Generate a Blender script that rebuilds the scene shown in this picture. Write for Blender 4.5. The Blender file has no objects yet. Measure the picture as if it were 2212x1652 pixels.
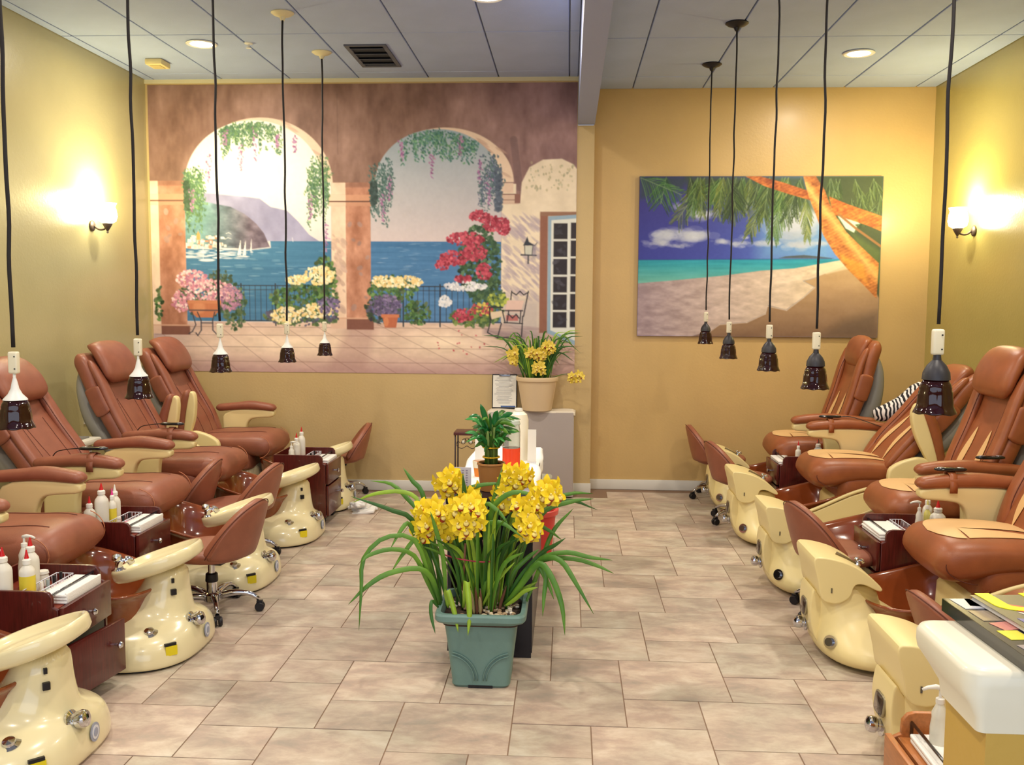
import bpy, bmesh, math, random
import numpy as np
from mathutils import Vector, Matrix, Euler

# ------------------------------------------------------------------ camera, world, light, exposure
S = bpy.context.scene
COL = S.collection
FOC, CAMH = 2055.0, 1.6
YAW, PITCH, ROLL = math.radians(3.353), math.radians(4.972), math.radians(0.372)
fw = Vector((-math.sin(YAW)*math.cos(PITCH), math.cos(YAW)*math.cos(PITCH), -math.sin(PITCH)))
rt = Vector((math.cos(YAW), math.sin(YAW), 0)); up = rt.cross(fw)
r2 = rt*math.cos(ROLL)+up*math.sin(ROLL); u2 = up*math.cos(ROLL)-rt*math.sin(ROLL)
cam = bpy.data.cameras.new('camera'); camo = bpy.data.objects.new('camera', cam); COL.objects.link(camo)
camo.matrix_world = Matrix(((r2.x,u2.x,-fw.x,0),(r2.y,u2.y,-fw.y,0),(r2.z,u2.z,-fw.z,CAMH),(0,0,0,1)))
cam.sensor_fit = 'HORIZONTAL'; cam.sensor_width = 36.0; cam.lens = 36.0*FOC/2212.0; cam.clip_start = .05
S.camera = camo
S.view_settings.view_transform = 'Standard'; S.view_settings.look = 'None'
S.view_settings.gamma = 1.0; S.view_settings.use_curve_mapping = False
S.view_settings.exposure = -0.28
W = bpy.data.worlds.new('world'); S.world = W; W.use_nodes = True
W.node_tree.nodes['Background'].inputs[0].default_value = (.75,.82,1,1)
W.node_tree.nodes['Background'].inputs[1].default_value = .5
try:
    S.cycles.max_bounces = 8; S.cycles.diffuse_bounces = 4; S.cycles.glossy_bounces = 4
    S.cycles.transmission_bounces = 6; S.cycles.sample_clamp_indirect = 6; S.cycles.caustics_reflective = False
    S.cycles.caustics_refractive = False
except Exception: pass

def area(name, loc, size, power, color=(1,1,1), rot=(0,0,0), shape='DISK', sy=None):
    l = bpy.data.lights.new(name, 'AREA'); l.shape = shape; l.size = size
    if sy: l.size_y = sy
    l.energy = power; l.color = color
    o = bpy.data.objects.new(name, l); o.location = loc; o.rotation_euler = rot; COL.objects.link(o); return o
CEIL_L, CEIL_R = 3.38, 3.33
# recessed ceiling cans, each a real lamp in the ceiling (x, y)
CANS = [(-2.593,6.72,0),(-.50,5.75,0),(2.0,6.93,1),(-2.6,4.3,0),(-.7,3.2,0),(1.9,4.4,1),(-2.3,1.6,0),(.9,2.4,1),(2.2,1.2,1),(-.6,.3,0)]
WARM = (1.0,.89,.74)
for x,y,r in CANS:
    area('can_lamp',(x,y,(CEIL_R if r else CEIL_L)-.035),.15,37,WARM)
# daylight through the shop front behind the camera
area('daylight_window',(-.3,-1.93,1.6),4.6,92,(.72,.84,1.0),(math.radians(90),0,0),'RECTANGLE',2.3)

# ------------------------------------------------------------------ helpers
def lin(c):
    return tuple(((v/255)/12.92 if v/255<=.04045 else ((v/255+.055)/1.055)**2.4) for v in c)
MATS = {}
def mat(name, col, rough=.5, metal=0, coat=0, noise=0, nscale=8, bump=0, bscale=120, trans=0, emis=0, ior=1.45, alpha=1, coatr=.05, stretch=None, col2=None, spec=None, sheen=0):
    if name in MATS: return MATS[name]
    m = bpy.data.materials.new(name); m.use_nodes = True; MATS[name] = m
    nt = m.node_tree; b = nt.nodes['Principled BSDF']
    c = lin(col) if max(col)>1 else col
    b.inputs['Base Color'].default_value = (*c,1); b.inputs['Roughness'].default_value = rough
    b.inputs['Metallic'].default_value = metal; b.inputs['Coat Weight'].default_value = coat
    b.inputs['Coat Roughness'].default_value = coatr; b.inputs['IOR'].default_value = ior
    b.inputs['Transmission Weight'].default_value = trans
    if spec is not None: b.inputs['Specular IOR Level'].default_value = spec
    if emis:
        b.inputs['Emission Color'].default_value = (*c,1); b.inputs['Emission Strength'].default_value = emis
    if noise or bump:
        tc = nt.nodes.new('ShaderNodeTexCoord'); src = tc.outputs['Object']
        if stretch:
            mp = nt.nodes.new('ShaderNodeMapping'); mp.inputs['Scale'].default_value = stretch
            nt.links.new(src, mp.inputs[0]); src = mp.outputs[0]
    if noise:
        n = nt.nodes.new('ShaderNodeTexNoise'); n.inputs['Scale'].default_value = nscale; n.inputs['Detail'].default_value = 5
        nt.links.new(src, n.inputs['Vector'])
        r = nt.nodes.new('ShaderNodeValToRGB'); r.color_ramp.elements[0].position = .3; r.color_ramp.elements[1].position = .7
        c2 = lin(col2) if col2 else tuple(v*(1-noise) for v in c)
        r.color_ramp.elements[0].color = (*c2,1); r.color_ramp.elements[1].color = (*[min(1,v*(1+(0 if col2 else noise*.6))) for v in c],1)
        nt.links.new(n.outputs['Fac'], r.inputs[0]); nt.links.new(r.outputs[0], b.inputs['Base Color'])
    if bump:
        n2 = nt.nodes.new('ShaderNodeTexNoise'); n2.inputs['Scale'].default_value = bscale; n2.inputs['Detail'].default_value = 3
        nt.links.new(src, n2.inputs['Vector'])
        bp = nt.nodes.new('ShaderNodeBump'); bp.inputs['Strength'].default_value = bump; bp.inputs['Distance'].default_value = .004
        nt.links.new(n2.outputs['Fac'], bp.inputs['Height']); nt.links.new(bp.outputs[0], b.inputs['Normal'])
    return m
LEATHER = mat('brown_leather',(148,88,66),.42,noise=.12,nscale=14,bump=.18,bscale=260,coat=.08,coatr=.3)
LEATHER2 = mat('tan_leather_right',(152,86,50),.40,noise=.12,nscale=14,bump=.15,bscale=260,coat=.1,coatr=.3)
BEIGE = mat('beige_leather',(226,184,128),.45,bump=.1,bscale=260)
CREAM = mat('cream_gloss',(232,220,176),.22,coat=.6,coatr=.06)
CREAMM = mat('cream_satin',(236,218,158),.38,coat=.15,coatr=.25)
BROWNG = mat('brown_gloss_tub',(134,66,32),.14,coat=.8,noise=.15,nscale=5)
WOOD = mat('mahogany_wood',(84,26,22),.28,noise=.35,nscale=9,stretch=(14,14,1.2),coat=.35)
WOODE = mat('mahogany_edge',(136,56,36),.35)
WOODL = mat('light_cherry_wood',(178,112,62),.35,noise=.2,nscale=9,stretch=(12,2,12))
CHROME = mat('chrome',(210,210,215),.08,metal=1)
DARKCH = mat('dark_chrome',(120,120,125),.2,metal=1)
BLACKP = mat('black_plastic',(22,20,26),.4)
BLACKG = mat('black_gloss',(16,13,18),.12,coat=.4)
WHITEP = mat('white_plastic',(232,230,222),.35)
WHITEC = mat('white_cloth',(238,236,232),.9,bump=.4,bscale=180)
REDP = mat('red_tip',(196,22,30),.35)
GREYSH = mat('grey_shell',(150,148,140),.45)
AMBER = mat('amber_glass',(42,7,8),.09,trans=.18,ior=1.45,coat=.35,coatr=.03,spec=.35)
AMBERI = mat('amber_glow',(200,60,25),.3)
CORD = mat('black_cord',(24,18,20),.7)
WHITEM = mat('white_trim',(222,220,212),.45)
LEAF = mat('leaf_green',(104,150,46),.42,noise=.35,nscale=6,col2=(58,108,34))
LEAFY = mat('leaf_light',(150,186,56),.42,noise=.3,nscale=8)
LEAFD = mat('leaf_dark',(54,100,36),.42,noise=.3,nscale=8)
PETAL = mat('petal_yellow',(252,232,48),.5,noise=.2,nscale=40,col2=(242,206,30))
PETALP = mat('petal_pale',(232,206,80),.5,noise=.2,nscale=30)
LIPM = mat('petal_lip',(240,220,130),.5)
LIPR = mat('petal_lip_red',(170,60,30),.5)
STEMB = mat('stem_brown',(110,70,50),.6)
STEMG = mat('stem_green',(96,120,52),.6)

def finish(bm, name, m, parent=None, smooth=True, sub=0, link=True):
    me = bpy.data.meshes.new(name); bm.normal_update()
    bmesh.ops.recalc_face_normals(bm, faces=bm.faces[:]); bm.to_mesh(me); bm.free()
    ms = m if isinstance(m,(list,tuple)) else [m]
    for x in ms: me.materials.append(x)
    if smooth:
        me.polygons.foreach_set('use_smooth',[True]*len(me.polygons))
        if smooth is not True: pass
    o = bpy.data.objects.new(name, me)
    if link: COL.objects.link(o)
    if parent is not None: o.parent = parent
    if sub:
        s = o.modifiers.new('sub','SUBSURF'); s.levels = sub; s.render_levels = sub
    return o
def sharp(o, ang=35):
    me = o.data
    a = math.radians(ang)
    bm = bmesh.new(); bm.from_mesh(me)
    for e in bm.edges:
        if len(e.link_faces)==2 and e.calc_face_angle(0)>a: e.smooth = False
    bm.to_mesh(me); bm.free(); return o
def thing(name, label, cat, loc=(0,0,0), rz=0, group=None, kind=None):
    o = bpy.data.objects.new(name, None); o.empty_display_size = .1; COL.objects.link(o)
    o.location = loc; o.rotation_euler = (0,0,rz); tag(o,label,cat,group,kind); return o
def tag(o, label=None, cat=None, group=None, kind=None):
    if label: o['label'] = label
    if cat: o['category'] = cat
    if group: o['group'] = group
    if kind: o['kind'] = kind
    return o
def copy_tree(o, parent=None):
    c = o.copy(); COL.objects.link(c)
    if parent is not None: c.parent = parent
    for ch in list(o.children): copy_tree(ch, c)
    return c
def box(bm, c, d, rot=None, bev=0, mi=0, seg=2):
    r = bmesh.ops.create_cube(bm, size=1.0); vs = r['verts']
    bmesh.ops.scale(bm, vec=d, verts=vs)
    if bev:
        es = list({e for v in vs for e in v.link_edges})
        rr = bmesh.ops.bevel(bm, geom=es, offset=bev, segments=seg, profile=.6, affect='EDGES')
        vs = list({v for f in rr['faces'] for v in f.verts} | {v for v in vs if v.is_valid})
    if rot is not None: bmesh.ops.rotate(bm, cent=(0,0,0), matrix=Euler(rot).to_matrix(), verts=vs)
    bmesh.ops.translate(bm, vec=c, verts=vs)
    if mi:
        for v in vs:
            for f in v.link_faces: f.material_index = mi
    return vs
def bx(name, c, d, m, parent=None, rot=None, bev=0, seg=2):
    bm = bmesh.new(); box(bm, c, d, rot, bev, seg=seg); o = finish(bm,name,m,parent,smooth=bool(bev))
    if bev: sharp(o,40)
    return o
def lathe(bm, prof, seg=24, c=(0,0,0), axis=None, sx=1, sy=1, mi=0, cap=True):
    rings = []
    for r,z in prof:
        rings.append([bm.verts.new((r*sx*math.cos(2*math.pi*i/seg), r*sy*math.sin(2*math.pi*i/seg), z)) for i in range(seg)])
    fs = []
    for a,b in zip(rings,rings[1:]):
        for i in range(seg):
            fs.append(bm.faces.new((a[i],a[(i+1)%seg],b[(i+1)%seg],b[i])))
    if cap:
        if prof[0][0]>1e-5: fs.append(bm.faces.new(rings[0][::-1]))
        if prof[-1][0]>1e-5: fs.append(bm.faces.new(rings[-1]))
    vs = [v for r in rings for v in r]
    if axis is not None: bmesh.ops.rotate(bm, cent=(0,0,0), matrix=axis, verts=vs)
    bmesh.ops.translate(bm, vec=c, verts=vs)
    for f in fs: f.material_index = mi
    return vs
def lat(name, prof, m, parent=None, seg=24, c=(0,0,0), axis=None, sx=1, sy=1, ang=35, cap=True):
    bm = bmesh.new(); lathe(bm,prof,seg,c,axis,sx,sy,cap=cap); o = finish(bm,name,m,parent); return sharp(o,ang)
def cat(pts, n):
    """Catmull-Rom resample of tuples to n points"""
    P = [np.array(p,float) for p in pts]; P = [2*P[0]-P[1]]+P+[2*P[-1]-P[-2]]
    out = []; k = len(P)-3
    for i in range(n):
        t = i/(n-1)*k; j = min(int(t),k-1); u = t-j; a,b,c,d = P[j:j+4]
        out.append(.5*((2*b)+(-a+c)*u+(2*a-5*b+4*c-d)*u*u+(-a+3*b-3*c+d)*u**3))
    return out
def tube(bm, pts, r, seg=8, n=None, mi=0, closed=False):
    P = [Vector(p) for p in (cat(pts,n) if n else pts)]
    rr = r if hasattr(r,'__len__') else [r]*len(P)
    up0 = None; rings = []
    for i,p in enumerate(P):
        if closed: t = (P[(i+1)%len(P)]-P[i-1])
        else: t = (P[min(i+1,len(P)-1)]-P[max(i-1,0)])
        t = t.normalized() if t.length>1e-9 else Vector((0,0,1))
        if up0 is None:
            up0 = Vector((0,0,1)) if abs(t.z)<.9 else Vector((1,0,0))
        a = t.cross(up0)
        if a.length<1e-6: a = t.cross(Vector((0,1,0)))
        a.normalize(); b = t.cross(a).normalized(); up0 = -b if False else up0
        rings.append([bm.verts.new(p+(a*math.cos(2*math.pi*k/seg)+b*math.sin(2*math.pi*k/seg))*rr[min(i,len(rr)-1)]) for k in range(seg)])
    fs = []
    prs = list(zip(rings,rings[1:]))+([(rings[-1],rings[0])] if closed else [])
    for a,b in prs:
        for i in range(seg): fs.append(bm.faces.new((a[i],a[(i+1)%seg],b[(i+1)%seg],b[i])))
    if not closed: fs.append(bm.faces.new(rings[0][::-1])); fs.append(bm.faces.new(rings[-1]))
    for f in fs: f.material_index = mi
def tb(name, pts, r, m, parent=None, seg=8, n=None, closed=False):
    bm = bmesh.new(); tube(bm,pts,r,seg,n,closed=closed); return finish(bm,name,m,parent)
def spow(v,e): return math.copysign(abs(v)**e,v)
class Spine:
    """soft body along a curve in the xz plane; stations (x,z,half width,half thickness)"""
    def __init__(s, st, n=30, e=2.6, endr=.06, dent=0, yc=0):
        s.S = cat(st,200); s.e=e; s.n=n; s.endr=endr; s.dent=dent; s.yc=yc
        L=[0]
        for a,b in zip(s.S,s.S[1:]): L.append(L[-1]+math.hypot(b[0]-a[0],b[1]-a[1]))
        s.L=np.array(L); s.A=np.array(s.S)
    def at(s,l):
        q=[float(np.interp(l,s.L,s.A[:,k])) for k in range(4)]
        d=.004; a=[float(np.interp(l-d,s.L,s.A[:,k])) for k in (0,1)]; b=[float(np.interp(l+d,s.L,s.A[:,k])) for k in (0,1)]
        tx,tz=b[0]-a[0],b[1]-a[1]; m=math.hypot(tx,tz) or 1
        return q,(-tz/m,tx/m)     # normal = left of travel
    def shrink(s,l):
        T=s.L[-1]; d=min(l,T-l); r=s.endr
        return math.sqrt(max(.0004,1-(1-min(d/r,1))**2)) if r>0 else 1
    def point(s,l,a):
        q,n=s.at(l); f=s.shrink(l); hw=q[2]-min(s.endr,q[2])*(1-f)*.8; ht=q[3]*f
        cy=hw*spow(math.cos(a),2/s.e); cn=ht*spow(math.sin(a),2/s.e)
        if s.dent and cn>0: cn-=s.dent*f*(1-(cy/hw)**2)
        return Vector((q[0]+n[0]*cn, s.yc+cy, q[1]+n[1]*cn))
    def surf(s,l,y,off=.003):
        q,n=s.at(l); f=s.shrink(l); hw=q[2]-min(s.endr,q[2])*(1-f)*.8; ht=q[3]*f
        k=min(.999,abs(y)/hw); cn=ht*(1-k**s.e)**(1/s.e)
        if s.dent: cn-=s.dent*f*(1-k*k)
        cn+=off
        return Vector((q[0]+n[0]*cn, s.yc+y, q[1]+n[1]*cn))
    def mesh(s,bm,seg=32,mi=0):
        T=s.L[-1]; n=s.n; ls=[]
        for i in range(n+1):
            t=i/n; ls.append(t)
        r=min(s.endr/T,.45); ks=[0,.02,.08,.18,.32,.5,.72,1]
        ls=[k*r for k in ks]+[r+(1-2*r)*i/(n) for i in range(1,n)]+[1-k*r for k in ks[::-1]]
        rings=[[bm.verts.new(s.point(l*T,2*math.pi*k/seg)) for k in range(seg)] for l in ls]
        fs=[]
        for a,b in zip(rings,rings[1:]):
            for i in range(seg): fs.append(bm.faces.new((a[i],a[(i+1)%seg],b[(i+1)%seg],b[i])))
        fs.append(bm.faces.new(rings[0][::-1])); fs.append(bm.faces.new(rings[-1]))
        for f in fs: f.material_index=mi
    def obj(s,name,m,parent=None,seg=32):
        bm=bmesh.new(); s.mesh(bm,seg); return finish(bm,name,m,parent)
    def patch(s,name,m,parent,l0,l1,ylo,yhi,nl=20,ny=8,off=.003):
        bm=bmesh.new(); G=[]
        for i in range(nl+1):
            t=i/nl; l=l0+(l1-l0)*t; a,b=ylo(t),yhi(t)
            G.append([bm.verts.new(s.surf(l,a+(b-a)*j/ny,off)) for j in range(ny+1)])
        for i in range(nl):
            for j in range(ny): bm.faces.new((G[i][j],G[i][j+1],G[i+1][j+1],G[i+1][j]))
        return finish(bm,name,m,parent)
def rings_mesh(bm, rings, seg=36, cap0=True, cap1=True, mi=0):
    """rings: (cx, cy, z or fn(x), rx, ry, e)"""
    R=[]
    for cx,cy,z,rx,ry,e in rings:
        row=[]
        for k in range(seg):
            a=2*math.pi*k/seg; x=cx+rx*spow(math.cos(a),2/e); y=cy+ry*spow(math.sin(a),2/e)
            row.append(bm.verts.new((x,y,z(x) if callable(z) else z)))
        R.append(row)
    fs=[]
    for a,b in zip(R,R[1:]):
        for i in range(seg): fs.append(bm.faces.new((a[i],a[(i+1)%seg],b[(i+1)%seg],b[i])))
    if cap0: fs.append(bm.faces.new(R[0][::-1]))
    if cap1: fs.append(bm.faces.new(R[-1]))
    for f in fs: f.material_index=mi
def rg(name, rings, m, parent=None, seg=36, sub=1, cap0=True, cap1=True):
    bm=bmesh.new(); rings_mesh(bm,rings,seg,cap0,cap1); return finish(bm,name,m,parent,sub=sub)
def profile(name, pts, y0, y1, m, parent=None, bev=.01, smooth_n=0, seg=3):
    """closed (x,z) outline extruded from y0 to y1, bevelled"""
    for _ in range(smooth_n and 2):      # corner cutting
        out=[]
        for i in range(len(pts)):
            a,b=np.array(pts[i],float),np.array(pts[(i+1)%len(pts)],float); out+= [a*.78+b*.22,a*.22+b*.78]
        pts=out
    bm=bmesh.new(); f0=bm.faces.new([bm.verts.new((p[0],y0,p[1])) for p in pts])
    r=bmesh.ops.extrude_face_region(bm,geom=[f0]); vs=[v for v in r['geom'] if isinstance(v,bmesh.types.BMVert)]
    bmesh.ops.translate(bm,vec=(0,y1-y0,0),verts=vs)
    if bev:
        es=[e for e in bm.edges if abs(e.verts[0].co.y-e.verts[1].co.y)<1e-6]
        bmesh.ops.bevel(bm,geom=es,offset=bev,segments=seg,profile=.6,affect='EDGES',clamp_overlap=True)
    o=finish(bm,name,m,parent); return sharp(o,40)
def ngon_fill(o): return o
def txt(name, s, size, loc, rot, m, parent=None, ext=.0006, align='CENTER', sx=1):
    cu=bpy.data.curves.new(name,'FONT'); cu.body=s; cu.size=size; cu.extrude=ext; cu.align_x=align; cu.align_y='CENTER'; cu.offset=size*.03
    tmp=bpy.data.objects.new(name,cu); me=bpy.data.meshes.new_from_object(tmp); bpy.data.objects.remove(tmp); me.materials.clear(); me.materials.append(m)
    o=bpy.data.objects.new(name,me); o.location=loc; o.rotation_euler=rot; o.scale=(sx,1,1); COL.objects.link(o)
    if parent is not None: o.parent=parent
    return o
rnd = random.Random(7)
# ------------------------------------------------------------------ the room
LX, RX, YL, YR, PX0, PX1, YF = -3.5, 2.94, 7.82, 8.03, .06, .195, -2.0
def wall_mat(name, col, rough=.5, coat=0):
    return mat(name, col, rough, noise=.05, nscale=2.5, bump=.25, bscale=55, coat=coat, coatr=.22)
M_OLIVE = wall_mat('olive_gold_paint',(186,176,128),.30,.4)
M_OLIVE2 = wall_mat('olive_gold_paint_right',(176,162,92),.30,.4)
M_TAN = wall_mat('tan_gold_paint',(198,172,122),.45,.1)
M_TAN2 = wall_mat('tan_gold_paint_right',(202,170,112),.42,.12)
M_CEIL = mat('ceiling_tile_grey',(170,186,226),.8,noise=.05,nscale=3,bump=.3,bscale=140)
M_CEILG = mat('ceiling_grid_grey',(116,126,154),.8)
M_BEAM = mat('beam_grey_paint',(152,164,206),.6,bump=.1,bscale=60)
def struct(name,o): o['kind']='structure'; return o
def slab(name,c,d,m,bev=0):
    o=bx(name,c,d,m,None,bev=bev); o['kind']='structure'; return o
slab('wall_left',(LX-.06,(YL+YF)/2,1.7),(.12,YL-YF+.3,3.6),M_OLIVE)
slab('wall_right',(RX+.06,(YR+YF)/2,1.7),(.12,YR-YF+.3,3.6),M_OLIVE2)
slab('wall_back_left',((LX+PX0)/2,YL+.15,1.7),(PX0-LX,.3,3.5),M_TAN)
slab('wall_back_right',((PX1+RX)/2,YR+.06,1.7),(RX-PX1,.12,3.5),M_TAN2)
slab('wall_pier',((PX0+PX1)/2,7.99,1.5),(PX1-PX0,.33,3.0),M_TAN)
# shop front behind the camera with a wide window opening
slab('wall_front_left',(-3.15,YF-.06,1.7),(.9,.12,3.6),M_OLIVE)
slab('wall_front_right',(2.6,YF-.06,1.7),(.9,.12,3.6),M_OLIVE2)
slab('wall_front_low',(-.28,YF-.06,.2),(5.0,.12,.5),M_OLIVE)
slab('wall_front_top',(-.28,YF-.06,3.1),(5.0,.12,.7),M_OLIVE)
# beam between the two ceilings
bo=slab('beam',((PX0+PX1)/2,(7.82+YF)/2+.0,3.21),(PX1-PX0,YL-YF,.41),M_BEAM)
# ceiling: grid base and panels
ce=slab('ceiling',((LX+RX)/2,(YR+YF)/2,3.50),(RX-LX+.3,YR-YF+.3,.12),M_CEILG)
slab('ceiling_backing_left',((LX+PX0)/2,(YL+YF)/2,CEIL_L+.034),(PX0-LX+.02,YL-YF,.04),M_CEILG)
slab('ceiling_backing_right',((PX1+RX)/2,(YR+YF)/2,CEIL_R+.034),(RX-PX1+.02,YR-YF,.04),M_CEILG)
pm={}
def panel(x0,x1,y0,y1,z):
    w,l=round(x1-x0,3),round(y1-y0,3); k=(w,l)
    if w<.05 or l<.05: return
    if k not in pm:
        bm=bmesh.new(); box(bm,(0,0,0),(w-.010,l-.010,.016),bev=.003,seg=1)
        pm[k]=finish(bm,'ceiling_panel',M_CEIL,None,smooth=False,link=False).data
    o=bpy.data.objects.new('ceiling_panel',pm[k]); o.location=((x0+x1)/2,(y0+y1)/2,z+.008+rnd.uniform(-.001,.001))
    COL.objects.link(o); o.parent=ce; o.matrix_parent_inverse=ce.matrix_world.inverted()
bpy.context.view_layer.update()
def grid(xa,xb,xref,xs,yb,z):
    xl=[xa]+[xref+xs*k for k in range(-20,20) if xa+.03<xref+xs*k<xb-.03]+[xb]
    yl=[YF]+[7.61-1.1*k for k in range(8,-1,-1) if 7.61-1.1*k>YF]+[yb]
    for a,b in zip(xl,xl[1:]):
        for c,d in zip(yl,yl[1:]): panel(a,b,c,d,z)
grid(LX,PX0,-1.715,.5675,YL,CEIL_L); grid(PX1,RX,.505,.5675,YR,CEIL_R)
# cream rail above the mural, baseboards
slab('trim_1',((LX+PX0)/2,YL-.008,3.365),(PX0-LX,.016,.032),mat('cream_rail',(214,204,168),.5))
BB=lambda n,c,d: slab(n,c,d,WHITEM,bev=.004)
BB('baseboard_back_left',((LX+PX0)/2,YL-.008,.043),(PX0-LX,.016,.086))
BB('baseboard_back_right',((PX1+RX)/2,YR-.008,.043),(RX-PX1,.016,.086))
BB('baseboard_pier',((PX0+PX1)/2,7.822,.043),(PX1-PX0+.012,.016,.086))
BB('baseboard_left',(LX+.008,(YL+YF)/2,.043),(.016,YL-YF,.086))
BB('baseboard_right',(RX-.008,(YR+YF)/2,.043),(.016,YR-YF,.086))
# floor: grout bed and modular tiles of two sizes (square and small rectangle)
fl=slab('floor',((LX+RX)/2,(YR+YF)/2,-.062),(RX-LX+.2,YR-YF+.2,.12),mat('grout',(140,114,94),.85))
mt=bpy.data.materials.new('stone_tile'); mt.use_nodes=True; nt=mt.node_tree; b=nt.nodes['Principled BSDF']
N=lambda t:nt.nodes.new(t)
geo=N('ShaderNodeNewGeometry'); oi=N('ShaderNodeObjectInfo')
add=N('ShaderNodeVectorMath'); add.operation='ADD'; mul=N('ShaderNodeVectorMath'); mul.operation='SCALE'; mul.inputs['Scale'].default_value=3.0
cmb=N('ShaderNodeCombineXYZ'); nt.links.new(oi.outputs['Random'],cmb.inputs[0]); nt.links.new(oi.outputs['Random'],cmb.inputs[2])
nt.links.new(cmb.outputs[0],mul.inputs[0]); nt.links.new(geo.outputs['Position'],add.inputs[0]); nt.links.new(mul.outputs[0],add.inputs[1])
mpn=N('ShaderNodeMapping'); mpn.inputs['Scale'].default_value=(1,1.7,1); nt.links.new(add.outputs[0],mpn.inputs[0])
n1=N('ShaderNodeTexNoise'); n1.inputs['Scale'].default_value=5.5; n1.inputs['Detail'].default_value=7; n1.inputs['Roughness'].default_value=.66; n1.inputs['Distortion'].default_value=.25
nt.links.new(mpn.outputs[0],n1.inputs['Vector'])
cr=N('ShaderNodeValToRGB'); els=cr.color_ramp.elements
els[0].position=.30; els[0].color=(*lin((164,150,138)),1); els[1].position=.72; els[1].color=(*lin((216,202,186)),1)
e=els.new(.43); e.color=(*lin((182,160,146)),1); e=els.new(.55); e.color=(*lin((198,180,162)),1)
nt.links.new(n1.outputs['Fac'],cr.inputs[0])
n2=N('ShaderNodeTexNoise'); n2.inputs['Scale'].default_value=2.2; n2.inputs['Detail'].default_value=3; nt.links.new(add.outputs[0],n2.inputs['Vector'])
cr2=N('ShaderNodeValToRGB'); cr2.color_ramp.elements[0].position=.42; cr2.color_ramp.elements[1].position=.62
cr2.color_ramp.elements[0].color=(0,0,0,1); cr2.color_ramp.elements[1].color=(1,1,1,1); nt.links.new(n2.outputs['Fac'],cr2.inputs[0])
mx=N('ShaderNodeMixRGB'); mx.blend_type='MULTIPLY'; nt.links.new(cr2.outputs[0],mx.inputs[0]); nt.links.new(cr.outputs[0],mx.inputs[1]); mx.inputs[2].default_value=(.86,.93,.93,1)
hv=N('ShaderNodeHueSaturation'); mr=N('ShaderNodeMapRange'); mr.inputs['To Min'].default_value=.9; mr.inputs['To Max'].default_value=1.1
nt.links.new(oi.outputs['Random'],mr.inputs[0]); nt.links.new(mr.outputs[0],hv.inputs['Value']); nt.links.new(mx.outputs[0],hv.inputs['Color'])
nt.links.new(hv.outputs[0],b.inputs['Base Color']); b.inputs['Roughness'].default_value=.42
bp=N('ShaderNodeBump'); bp.inputs['Strength'].default_value=.15; bp.inputs['Distance'].default_value=.004; nt.links.new(n1.outputs['Fac'],bp.inputs['Height']); nt.links.new(bp.outputs[0],b.inputs['Normal'])
LXT,LYT,SX_,SY_=.436,.415,.298,.255
OX,OY=-.196,3.888
def tile_mesh(w,l):
    bm=bmesh.new(); box(bm,(0,0,0),(w-.005,l-.005,.010)); return finish(bm,'floor_tile',mt,None,smooth=False,link=False).data
tmL,tmS=tile_mesh(LXT,LYT),tile_mesh(SX_,SY_)
cells=[]
for i in range(-30,31):
    for j in range(-30,31):
        x=OX+i*LXT+j*SX_; y=OY+i*SY_-j*LYT
        cells.append((x+LXT/2,y-LYT/2,0)); 
        cells.append((x+LXT+SX_/2,y-(LYT-SY_)-SY_/2,1))
vis,rest=[],[]
for x,y,k in cells:
    if LX+.15<x<RX-.1 and YF+.2<y<YR+.2:
        if -1.95<x<1.42 and 2.9<y<YR-.05 and not (x<.15 and y>YL-.1): vis.append((x,y,k))
        else: rest.append((x,y,k))
vis.sort(key=lambda t:t[1]); rest+=vis[298:]; vis=vis[:298]
for x,y,k in vis:
    o=bpy.data.objects.new('floor_tile',tmS if k else tmL); COL.objects.link(o)
    o.location=(x,y,-.005+rnd.uniform(-.0008,.0008)+.0008); o.parent=fl
bm=bmesh.new()
for x,y,k in rest:
    w,l=(SX_,SY_) if k else (LXT,LYT)
    if y>YR-l/2: continue
    if x<PX0+.1 and y>YL-l/2: continue
    box(bm,(x,y,-.005),(w-.005,l-.005,.010))
o=finish(bm,'floor_tile_field',mt,fl,smooth=False); o['kind']='stuff'
# vent, detector, sprinkler
v=thing('ceiling_vent','grey slatted air vent set into the left ceiling','vent',(-1.45,7.1,CEIL_L))
DG=mat('vent_grey',(96,98,110),.6); DD=mat('vent_dark',(46,46,54),.8)
bm=bmesh.new()
for c,d in [((0,.3,-.004),(.3,.03,.012)),((0,-.3,-.004),(.3,.03,.012)),((.135,0,-.004),(.03,.58,.012)),((-.135,0,-.004),(.03,.58,.012))]: box(bm,c,d)
finish(bm,'frame',DG,v,smooth=False); bx('backing',(0,0,-.001),(.26,.58,.003),DD,v)
for k in range(4): bx('slat',(0,-.22+.145*k,-.007),(.24,.085,.004),DG,v,rot=(.28,0,0))
d=thing('smoke_detector','cream rectangular alarm box on the left ceiling near the wall corner','detector',(-3.12,7.2,CEIL_L))
bx('housing',(0,0,-.022),(.13,.17,.044),mat('aged_cream',(224,206,150),.5),d,bev=.012); bx('grille',(0,-.0,-.046),(.08,.1,.006),mat('aged_cream2',(204,186,130),.5),d,bev=.002)
s=thing('sprinkler_head','tiny white sprinkler head beside the left ceiling downlight','sprinkler',(-2.26,6.73,CEIL_L))
lat('escutcheon',[(.03,0),(.028,-.006),(.012,-.01)],WHITEP,s,seg=16); lat('nozzle',[(.008,-.008),(.008,-.03),(.02,-.032),(.02,-.035)],WHITEP,s,seg=12)
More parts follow.
